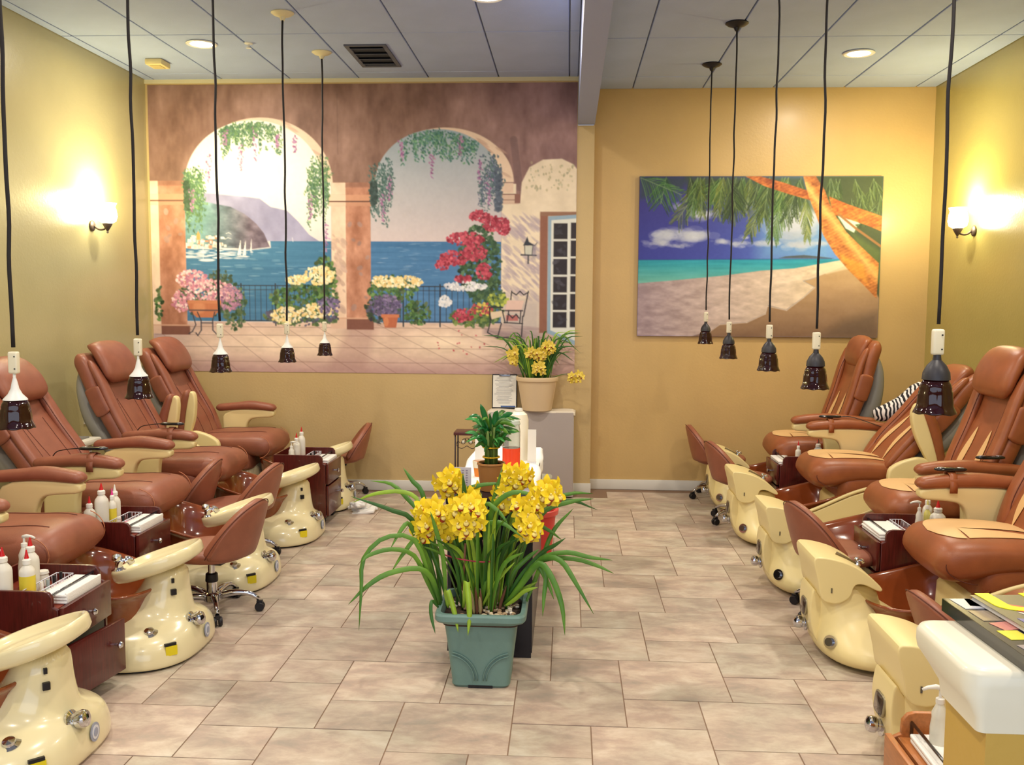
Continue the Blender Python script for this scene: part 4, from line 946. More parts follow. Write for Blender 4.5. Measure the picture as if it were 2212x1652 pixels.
def bottle(label,loc,r=.028,h=.13,body=BOT,tip=REDP,lab=None,printed=False,group='squeeze bottles on the carts',tiph=.035):
    t=thing('squeeze_bottle',label,'bottle',loc,rnd.uniform(-.5,.5),group)
    h*=1.2; r*=1.12
    lat('bottle_body',[(r*.9,0),(r,.004),(r,h*.78),(r*.93,h*.86),(r*.6,h*.95),(r*.42,h),(r*.42,h+.006)],body,t,20)
    lat('cap',[(r*.55,h+.002),(r*.56,h+.018),(r*.35,h+.024)],WHITEP,t,16)
    lat('nozzle',[(r*.34,h+.022),(r*.26,h+.03),(r*.08,h+.022+tiph),(.0001,h+.024+tiph)],tip,t,14)
    if lab: lat('label',[(r*1.012,h*.15),(r*1.012,h*.7)],lab,t,20,cap=False)
    if printed:
        for k,zz in enumerate((.42,.32)): 
            for q in range(4): bx('print',(r*1.0*math.sin(-.6+q*.35),-r*1.0*math.cos(-.6+q*.35),h*zz),(.006,.0025,.006),BLUET,t,rot=(0,0,-.6+q*.35))
    return t
def pump(label,loc,r=.026,h=.11,body=BOT,rz=0,sc=1):
    t=thing('pump_bottle',label,'bottle',loc,rz,'pump bottles on the carts')
    h*=1.15
    lat('bottle_body',[(r*.9,0),(r,.004),(r*1.02,h*.5),(r*.86,h*.7),(r*.9,h*.8),(r*.5,h*.95),(r*.42,h)],body,t,20)
    lat('collar',[(r*.5,h),(r*.5,h+.012),(r*.2,h+.016),(r*.16,h+.035)],WHITEP,t,14)
    bm=bmesh.new(); tube(bm,[(-.006,0,h+.038),(.012,0,h+.043),(.034,0,h+.04),(.046,0,h+.034)],[.007,.007,.005,.004],8); finish(bm,'pump_head',WHITEP,t)
    return t
def jar(label,loc,r=.02,h=.04,m=BOT,cap=WHITEP,name='jar',cat_='jar',capr=1.05,caph=.012):
    t=thing(name,label,cat_,loc,0,'small jars and polish bottles on the carts')
    lat('jar_body',[(r*.9,0),(r,.003),(r,h*.8),(r*.8,h)],m,t,16); lat('lid',[(r*capr*.95,h),(r*capr,h+.002),(r*capr*.9,h+caph),(.0001,h+caph)],cap,t,16)
    return t
def polish(label,loc,m,cap=BLACKP): return jar(label,loc,.011,.026,m,cap,'nail_polish','nail polish',.62,.034)
def towels(label,loc,rz,w=.26,d=.15,n=3):
    t=thing('folded_towel',label,'towel',loc,rz,'folded white towels on the carts')
    bm=bmesh.new()
    for k in range(n): box(bm,(rnd.uniform(-.002,.002),0,.006+k*.0125),(d,w,.0125),rot=(0,0,rnd.uniform(-.02,.02)),bev=.005)
    o=finish(bm,'towel_stack',WHITEC,t)
    bm=bmesh.new(); box(bm,(d/2-.003,0,n*.0125-.016),(.012,w*.98,n*.0125+.004),bev=.005); finish(bm,'folded_edge',WHITEC,t)
    return t
def basket(label,loc,rz,L=.22,Wd=.075,h=.05):
    t=thing('wire_basket',label,'basket',loc,rz,'wire baskets on the carts'); WW=mat('white_wire',(214,214,224),.35)
    tb('rim',[(-Wd/2,-L/2,h),(Wd/2,-L/2,h),(Wd/2,L/2,h),(-Wd/2,L/2,h)],.0022,WW,t,6,closed=True)
    bm=bmesh.new()
    n=int(L/.017)
    for k in range(n+1):
        y=-L/2+L*k/n; tube(bm,[(-Wd/2,y,h),(-Wd*.42,y*.94,.003),(Wd*.42,y*.94,.003),(Wd/2,y,h)],.0013,4)
    for k in range(5):
        x=-Wd/2+Wd*k/4; tube(bm,[(x,-L/2,h),(x*.84,-L*.47,.003),(x*.84,L*.47,.003),(x,L/2,h)],.0013,4)
    o=finish(bm,'wires',WW,t); o['kind']='stuff'; return t
# first left cart
bottle('large red tipped milky bottle, leftmost on the first left cart',on_cart(0,-.27,-.135),.030,.135)
bottle('slim capped milky bottle behind the leftmost one on the first left cart',on_cart(0,-.335,-.06),.02,.14,tip=WHITEP,tiph=.008)
bottle('red tipped bottle with yellow label on the first left cart',on_cart(0,-.21,-.075),.026,.115,BOT,REDP,BOTY)
bottle('red tipped bottle right of the yellow label on the first left cart',on_cart(0,-.25,.02),.028,.135)
pump('white pump bottle behind the others on the first left cart',on_cart(0,-.31,.08),.025,.145)
jar('round white lotion jar beside the pump bottle on the first left cart',on_cart(0,-.25,.10),.024,.05)
basket('white wire basket of polish on the first left cart',on_cart(0,-.165,-.02),0,.27,.07)
polish('clear polish bottle with white cap in the first left cart basket',on_cart(0,-.165,-.055,.004),mat('pale_mint',(206,222,214),.2),WHITEP)
polish('mint polish bottle with grey cap in the first left cart basket',on_cart(0,-.16,-.02,.004),MATS['pale_mint'],mat('grey_cap',(150,160,160),.3))
polish('black capped polish bottle in the first left cart basket',on_cart(0,-.165,.035,.004),mat('pale_pink',(236,200,206),.2))
polish('second black capped polish bottle at the far end of the first left cart basket',on_cart(0,-.165,.085,.004),MATS['pale_pink'])
bx_=bx('sponge',(0,0,.014),(.03,.045,.028),mat('pink_sponge',(240,130,160),.8),bev=.004); bx_.location=on_cart(0,-.165,-.115,.004); tag(bx_,'pink foam block at the near end of the first left cart basket','sponge')
towels('thick folded white towel under the rail of the first left cart',on_cart(0,-.085,.01),0,.27,.11,3)
# second left cart
bottle('small red tipped bottle with blue print on the second left cart',on_cart(1,-.28,-.135),.025,.105,printed=True)
bottle('tall red tipped milky bottle on the second left cart',on_cart(1,-.25,-.07),.030,.15)
bottle('narrow yellow labelled bottle with pink tip on the second left cart',on_cart(1,-.22,-.02),.018,.12,BOT,mat('pink_tip',(226,60,150),.4),BOTY)
bottle('white tipped clear bottle, rightmost on the second left cart',on_cart(1,-.24,.05),.024,.125,BOT,WHITEP)
jar('little frosted jar in front on the second left cart',on_cart(1,-.20,-.005),.014,.04)
basket('white wire basket of polish on the second left cart',on_cart(1,-.165,-.02),0,.27,.07)
polish('black capped clear polish in the second left cart basket',on_cart(1,-.16,-.03,.004),MATS['pale_mint']); polish('black capped pale pink polish in the second left cart basket',on_cart(1,-.16,.04,.004),MATS['pale_pink'])
bx_=bx('sponge',(0,0,.012),(.03,.04,.024),MATS['pink_sponge'],bev=.004); bx_.location=on_cart(1,-.16,.0,.004); tag(bx_,'pale pink foam block in the second left cart basket','sponge')
towels('folded white towel on the second left cart',on_cart(1,-.085,.01),0,.27,.11,3)
# farthest left cart
bottle('tall red tipped bottle on the farthest left cart',on_cart(2,-.26,.03),.024,.15); bottle('red tipped milky bottle in the middle of the farthest left cart',on_cart(2,-.28,-.03),.024,.12)
pump('small white pump bottle on the farthest left cart',on_cart(2,-.30,-.09),.022,.09); jar('white lotion jar at the near corner of the farthest left cart',on_cart(2,-.28,-.13),.02,.045)
basket('white wire basket of polish on the farthest left cart',on_cart(2,-.165,-.02),0,.25,.06)
polish('blue black capped polish on the farthest left cart',on_cart(2,-.165,-.07,.004),MATS['pale_mint']); polish('black capped white polish on the farthest left cart',on_cart(2,-.165,.03,.004),WHITEP)
towels('folded white towel on the farthest left cart',on_cart(2,-.085,.01),0,.26,.11,2)
# right carts
bottle('wide milky bottle with red tip on the second right cart',on_cart(3,-.352,.03),.033,.105); bottle('slim yellow bottle with pale tip on the second right cart',on_cart(3,-.312,.0),.015,.11,BOTC,BOTC)
bottle('red capped bottle half hidden behind the wide one on the second right cart',on_cart(3,-.35,-.10),.022,.115); pump('white pump bottle with side spout on the second right cart',on_cart(3,-.265,.02),.018,.115,rz=math.pi)
basket('white wire basket on the second right cart',on_cart(3,-.20,.0),0,.25,.06); towels('folded white towel under the rail of the second right cart',on_cart(3,-.10,.0),0,.28,.13,3)
bottle('grey bottle with dark tip on the farthest right cart',on_cart(4,-.33,.05),.027,.10,BOTG,STEMB); bottle('white bottle with red tip on the farthest right cart',on_cart(4,-.345,-.03),.023,.085); bottle('leaning looking red tipped bottle at the front of the farthest right cart',on_cart(4,-.20,.0),.018,.08)
towels('folded white towel on the farthest right cart',on_cart(4,-.09,.0),0,.28,.12,2)
pb=pump('clear white pump bottle in the bottom right corner, spout to the left',(.975,2.45,SH),.022,.115,mat('bottle_frosted',(222,220,206),.25),math.pi)
towels('white towel under the steel rail of the bottom right cart',on_cart(5,-.14,0),0,.28,.16,2)
# towel on the floor behind the farthest left cart
bm=bmesh.new(); 
for i in range(9): 
    a=i*.7; box(bm,(-1.545+.03*math.cos(a),6.98+.05*math.sin(a),.012+.009*i),(.17-.014*i,.15-.01*i,.022),rot=(rnd.uniform(-.2,.2),rnd.uniform(-.15,.15),a),bev=.008)
o=finish(bm,'crumpled_towel',WHITEC); tag(o,'crumpled white towel on the floor beside the farthest left cart','towel')

# ------------------------------------------------------------------ side consoles between chairs at the walls
def console(label,x,y,rz):
    t=thing('side_console',label,'console',(x,y,0),rz,'pale consoles between the recliners'); m=mat('console_white',(220,216,200),.4)
    bx('cabinet',(0,0,.34),(.26,.20,.68),m,t,bev=.01); bx('top',(.01,0,.70),(.34,.26,.035),m,t,bev=.012); bx('tray',(.03,0,.722),(.2,.14,.012),mat('tray_grey',(120,118,112),.4),t,bev=.003)
    return t
console('pale console between the third and fourth left recliners',-3.13,5.70,0); console('pale console between the third and fourth right recliners',2.56,5.90,math.pi)

# ------------------------------------------------------------------ pendants
def pendant(label,x,y,ceil,zb,wm,black):
    t=thing('pendant_lamp',label,'pendant lamp',(x,y,0),0,'amber glass pendant lamps')
    H=.245 if black else .26; cm=BLACKP if black else mat('aged_white',(226,216,176),.4); capm=mat('socket_black',(44,42,48),.45) if black else mat('socket_white',(226,226,222),.4)
    lat('canopy',[(.07,ceil),(.072,ceil-.006),(.055,ceil-.018),(.02,ceil-.03),(.012,ceil-.05)],cm,t,28)
    top=zb+H
    pts=[(rnd.uniform(-.004,.004)*min(1,k)*min(1,14-k),rnd.uniform(-.004,.004)*min(1,k)*min(1,14-k),ceil-.04+(top-ceil+.05)*k/14) for k in range(15)]
    pts[0]=(0,0,ceil-.04); pts[-1]=(0,0,top+.005); tb('cord',pts,.0052 if black else .0066,CORD,t,8,n=40)
    sw=bx('inline_switch',(0,0,top-.045),(.032,.022,.072),mat('switch_ivory',(224,216,190),.4),t,bev=.007,seg=3); 
    for dz in (-.02,.02): bx('screw',(.008,-.0115,top-.045+dz),(.004,.002,.004),BLACKP,sw)
    tb('lower_cord',[(0,0,top-.08),(0,0,zb+.15)],.005,CORD if black else WHITEP,t,8)
    if black: lat('socket_cup',[(.010,zb+.165),(.012,zb+.15),(.026,zb+.135),(.036,zb+.115),(.038,zb+.095)],capm,t,24)
    else: lat('socket_cup',[(.005,zb+.165),(.009,zb+.15),(.013,zb+.13),(.022,zb+.112),(.036,zb+.097),(.038,zb+.093)],capm,t,24)
    # ribbed bell of dark amber glass, outer and inner wall
    bm=bmesh.new(); seg=48
    pr=[(.028,.098),(.034,.094),(.040,.083),(.043,.072),(.0425,.066),(.045,.060),(.046,.048),(.048,.034),(.049,.024),(.054,.012),(.058,.004),(.0585,.0),(.0555,.0),(.051,.011),(.046,.024),(.0445,.036),(.042,.055),(.038,.080),(.030,.092),(.024,.095)]
    R=[]
    for i,(r,z) in enumerate(pr):
        f=.055*math.sin(math.pi*min(1,max(0,(.098-z)/.09)))
        R.append([bm.verts.new((r*(1+f*math.cos(8*2*math.pi*k/seg))*math.cos(2*math.pi*k/seg),r*(1+f*math.cos(8*2*math.pi*k/seg))*math.sin(2*math.pi*k/seg),zb+z+ (.0015*math.cos(8*2*math.pi*k/seg) if z<.006 else 0))) for k in range(seg)])
    for a,b in zip(R,R[1:]):
        for k in range(seg): bm.faces.new((a[k],a[(k+1)%seg],b[(k+1)%seg],b[k]))
    finish(bm,'glass_shade',AMBER,t)
    lat('bulb',[(.008,zb+.09),(.012,zb+.07),(.018,zb+.05),(.015,zb+.034),(.0001,zb+.028)],mat('bulb_red_brown',(176,52,26),.25),t,16)
    return t
LP=[(3.0,1.170,'nearest left pendant with white socket cone, at the left picture edge'),(3.90,1.176,'second left pendant with white socket cone, before the fourth recliner'),(4.85,1.215,'third left pendant with white socket cone, hanging before the mural'),(6.03,1.19,'fourth left pendant with white socket cone, its ivory ceiling rose in view'),(6.98,1.178,'farthest left pendant with white socket cone, before the painted column')]
for y,z,l in LP: pendant(l,-1.806,y,CEIL_L,z,None,False)
RP=[(2.72,1.29,'nearest right pendant, largest, with black cord and socket'),(4.02,1.238,'second right pendant with black socket, before the upright recliner'),(4.95,1.245,'third right pendant with black socket, below the beach picture'),(6.18,1.232,'fourth right pendant, its black ceiling rose nearest the camera'),(7.22,1.28,'farthest right pendant, smallest, before the beach picture')]
for y,z,l in RP: pendant(l,1.03,y,CEIL_R,z,None,True)

# ------------------------------------------------------------------ wall sconces
SHG=mat('sconce_glass_lit',(1.0,.93,.66),.4,emis=40); IRON=mat('sconce_bronze',(96,82,74),.4,metal=.4)
def sconce(label,x,y,s):
    t=thing('wall_sconce',label,'wall lamp',(x,y,0),0,'bronze wall sconces')
    rg('backplate',[(0,0,0,.030,.055,2),(0,0,.012,.028,.052,2),(0,0,.022,.014,.03,2)],IRON,t,24,1); p=t.children[0]; p.rotation_euler=(0,s*math.pi/2,0); p.location=(0,0,2.12)
    p.scale=(1.45,.8,1)
    tb('arm',[(s*.02,0,2.12),(s*.055,0,2.095),(s*.10,0,2.10),(s*.12,0,2.135)],.008,IRON,t,8,n=14)
    lat('finial',[(.0001,2.065),(.008,2.07),(.006,2.082),(.02,2.105),(.034,2.13),(.036,2.138),(.01,2.14)],IRON,t,20,(s*.12,0,0))
    lat('shade',[(.03,2.137),(.06,2.155),(.070,2.19),(.064,2.235),(.056,2.26),(.067,2.285),(.063,2.285),(.052,2.26),(.059,2.23),(.064,2.19),(.055,2.16),(.0001,2.145)],SHG,t,28,(s*.12,0,0))
    l=bpy.data.lights.new('sconce_bulb','POINT'); l.energy=44; l.color=(1,.86,.40); l.shadow_soft_size=.03
    o=bpy.data.objects.new('sconce_bulb',l); o.location=(s*.12,0,2.31); COL.objects.link(o); o.parent=t
    return t
sconce('lit bronze sconce on the left wall beside the mural corner',LX,6.86,1); sconce('lit bronze sconce on the right wall beyond the beach picture',RX,7.17,-1)

# ------------------------------------------------------------------ beyond: cabinet, pots, desk
cab=thing('cabinet','grey two door cabinet against the wall under the mural','cabinet',(-.285,7.81,0)); GR=mat('cabinet_grey',(168,158,156),.5); GR2=mat('cabinet_grey_light',(196,190,186),.5)
bx('carcass',(0,-.10,.355),(.68,.18,.69),GR2,cab,bev=.004); bx('door',(.138,-.197,.355),(.395,.016,.685),GR,cab,bev=.003); bx('door',(-.20,-.197,.355),(.27,.016,.685),GR2,cab,bev=.003); bx('handle',(-.085,-.21,.62),(.01,.012,.09),DARKCH,cab,bev=.003)
def cloth(name,label,x0,x1,y0,y1,z,over,seed=1,m=WHITEC,n=34):
    bm=bmesh.new(); r=random.Random(seed); ph=[r.uniform(0,6) for _ in range(4)]; G=[]
    for i in range(n+1):
        row=[]
        for j in range(n+1):
            u,v=-over+(x1-x0+2*over)*i/n,-over+(y1-y0+2*over)*j/n; x,y,zz=x0+u,y0+v,z
            dx=max(0,-u,u-(x1-x0)); dy=max(0,-v,v-(y1-y0))
            if dx>0 or dy>0:
                dd=math.hypot(dx,dy); zz=z-dd; k=.010+.006*math.sin(13*(u+v)+ph[0])
                if dx>0: x=(x0-k if u<0 else x1+k)
                if dy>0: y=(y0-k if v<0 else y1+k)
            zz+=.0025*math.sin(23*u+ph[1])*math.sin(19*v+ph[2]); row.append(bm.verts.new((x,y,zz+.003)))
        G.append(row)
    for i in range(n):
        for j in range(n): bm.faces.new((G[i][j],G[i+1][j],G[i+1][j+1],G[i][j+1]))
    o=finish(bm,name,m); s=o.modifiers.new('s','SOLIDIFY'); s.thickness=.004; s.offset=1; tag(o,label,'cloth'); return o
cloth('cover_cloth','cream cloth spread over the top of the grey cabinet',-.625,.055,7.625,7.80,.702,.03,3,mat('cream_cloth',(232,222,206),.9))
# clipboard with paper, leaning on the wall
cb=thing('clipboard','clipboard with printed sheet leaning on the mural wall above the cabinet','clipboard',(-.515,7.74,.71)); cb.rotation_euler=(-.12,0,0)
bx('board',(0,.0,.14),(.205,.006,.285),BLACKP,cb,bev=.002); bx('sheet',(0,-.005,.142),(.19,.002,.262),WHITEP,cb); bx('clip',(0,-.010,.272),(.09,.008,.016),DARKCH,cb,bev=.002); bx('footer',(.03,-.0065,.018),(.12,.0012,.012),mat('footer_blue',(70,100,160),.5),cb)
bm=bmesh.new()
for k in range(22): box(bm,(-.005+rnd.uniform(-.01,.01),-.0064,.25-.0098*k),(.15*rnd.uniform(.6,1),.001,.0022))
finish(bm,'printed_lines',mat('ink_grey',(130,130,140),.6),cb,smooth=False)
# ---- orchids
def ribbon(pts,w,m,name,parent,fold=.25,n=16,face=None):
    C=[Vector(p) for p in cat(pts,n)]; bm=bmesh.new(); G=[]; tot=len(C)-1; prev=None
    for i,p in enumerate(C):
        t=(C[min(i+1,tot)]-C[max(i-1,0)]).normalized(); u=i/tot
        ref=face if face is not None else Vector((0,-1,.35)); sde=t.cross(ref)
        if sde.length<.15: sde=t.cross(Vector((.3,-.8,.6)))
        sde.normalize()
        if prev is not None and sde.dot(prev)<0: sde.negate()
        prev=sde; nn=sde.cross(t).normalized(); ww=w*min(1,.45+u*2.2)*(1-max(0,(u-.62)/.38)**2.2*.97)
        G.append([bm.verts.new(p-sde*ww+nn*ww*fold),bm.verts.new(p),bm.verts.new(p+sde*ww+nn*ww*fold)])
    for a,b in zip(G,G[1:]):
        for k in range(2): bm.faces.new((a[k],a[k+1],b[k+1],b[k]))
    o=finish(bm,name,m,parent); s=o.modifiers.new('s','SOLIDIFY'); s.thickness=.0012; return o
def make_flower(scale,mats,seed):
    bm=bmesh.new(); r=random.Random(seed)
    def petal(a,L,w,cup,mi,el=0):
        M=Matrix.Rotation(a,4,'Y'); rows=[]
        for i in range(7):
            u=i/6; ww=w*math.sin(math.pi*(.10+.88*u**.85))**.9; row=[]
            for j in (-1,0,1): row.append(bm.verts.new(M@Vector((j*ww,-cup*math.sin(u*2.2)-.002*abs(j)+el*u,L*u+.002))))
            rows.append(row)
        for A,B in zip(rows,rows[1:]):
            for k in range(2): f=bm.faces.new((A[k],A[k+1],B[k+1],B[k])); f.material_index=mi
    S_=scale
    for a in (0,1.25,-1.25,2.35,-2.35): petal(a+r.uniform(-.12,.12),.037*S_,.0125*S_,.010*S_*r.uniform(-.4,1.2),0)
    # lip and column
    lathe(bm,[(.002*S_,-.018*S_),(.009*S_,-.013*S_),(.0105*S_,-.004*S_),(.008*S_,.003*S_)],10,(0,-.008*S_,-.007*S_),Matrix.Rotation(.9,3,'X'),mi=1)
    lathe(bm,[(.0098*S_,-.0165*S_),(.0116*S_,-.010*S_),(.0112*S_,-.004*S_)],10,(0,-.0082*S_,-.0072*S_),Matrix.Rotation(.9,3,'X'),mi=2,cap=False)
    tube(bm,[(0,-.002,0),(0,-.010*S_,.004*S_),(0,-.015*S_,.001*S_)],.003*S_,6,mi=1)
    return finish(bm,'flower',mats,None,link=False).data
FM=[make_flower(1.0,[PETAL,LIPM,LIPR],k) for k in range(3)]; FMP=[make_flower(1.0,[PETALP,LIPM,LIPR],k+5) for k in range(2)]
def flower(parent,meshes,loc,yaw,pit,roll,sc,label=None):
    o=bpy.data.objects.new('flower',meshes[rnd.randrange(len(meshes))]); COL.objects.link(o); o.parent=parent; o.location=loc
    o.rotation_euler=Euler((pit,roll,yaw),'XYZ'); o.scale=(sc,)*3; return o
def cluster(parent,stem_base,pts_c,n,rad,sc,meshes=FM,stemm=STEMG):
    """flower spike: stem then n flowers round an elongated centre"""
    cx,cy,cz,ax,az=pts_c; b=Vector(stem_base); top=Vector((cx,cy+.02,cz+az*.7)); 
    tb('flower_stem',[b,b.lerp(top,.5)+Vector((0,.02,.02)),top],.004,stemm,parent,6,n=12)
    k=0; pl=[]
    tries=0
    while k<n and tries<3000:
        tries+=1; u,v=rnd.uniform(-1,1),rnd.uniform(-1,1)
        if u*u+v*v>1: continue
        p=Vector((cx+u*ax,cy-.045*math.sqrt(1-u*u-v*v)+rnd.uniform(-.01,.02),cz+v*az))
        if any((p-q).length<rad for q in pl): continue
        pl.append(p); k+=1
        flower(parent,meshes,p,u*.8+rnd.uniform(-.35,.35),rnd.uniform(-.35,.3)-v*.3,rnd.uniform(-.4,.4),sc*rnd.uniform(.9,1.1))
PX,PY=-.345,3.92
pl=thing('potted_orchid','yellow cymbidium orchid in a square blue green planter in mid aisle','potted plant',(PX,PY,0))
TEAL=mat('planter_teal',(106,138,132),.5,noise=.12,nscale=6,bump=.2,bscale=60)
bm=bmesh.new(); rings_mesh(bm,[(0,0,.0,.112,.118,9),(0,0,.012,.122,.128,9),(0,0,.03,.122,.128,9),(0,0,.20,.142,.146,9),(0,0,.275,.152,.156,9),(0,0,.290,.182,.182,9),(0,0,.298,.188,.188,9),(0,0,.318,.188,.188,9),(0,0,.326,.182,.182,9),(0,0,.326,.166,.166,9),(0,0,.30,.160,.160,9),(0,0,.285,.158,.158,9)],56); o=finish(bm,'planter',TEAL,pl); sharp(o,30)
ring=lambda cx,R:[(cx+R*math.cos(a),-.128-.024*min(1,(.02+R*math.sin(a)+.04)/.28)-.001,.035+max(0,R*math.sin(a))) for a in [math.pi*k/20 for k in range(21)]]
for q,R in ((-.135,.085),(-.135,.076),(.135,.085),(.135,.076)):
    ps=[p for p in ring(q,R*1.45) if abs(p[0])<.128]
    if len(ps)>3: tb('relief_arc',ps,.003,TEAL,o,6)
bx('slot',(0,-.124,.006),(.10,.012,.014),BLACKP,o)
bm=bmesh.new(); rings_mesh(bm,[(0,0,.27,.157,.157,9),(0,0,.296,.157,.157,9)],40); finish(bm,'soil',mat('soil',(66,48,38),.95,noise=.4,nscale=40,bump=.8,bscale=70),pl)
PEB=[mat('pebble_a',(206,190,160),.7),mat('pebble_b',(176,150,118),.7),mat('pebble_c',(228,218,200),.7)]
bm=bmesh.new()
for k in range(210):
    x=rnd.uniform(-.145,.145); y=rnd.uniform(-.145,.06)
    if x<0 and y<-.02 and rnd.random()<.85: continue
    r=bmesh.ops.create_icosphere(bm,subdivisions=1,radius=rnd.uniform(.006,.011)); mi=rnd.randrange(3)
    bmesh.ops.scale(bm,vec=(1.2,rnd.uniform(.7,1.1),.7),verts=r['verts']); bmesh.ops.translate(bm,vec=(x,y,.300+rnd.uniform(0,.006)),verts=r['verts'])
    for v in r['verts']:
        for f in v.link_faces: f.material_index=mi
o=finish(bm,'pebbles',PEB,pl,smooth=False); o['kind']='stuff'
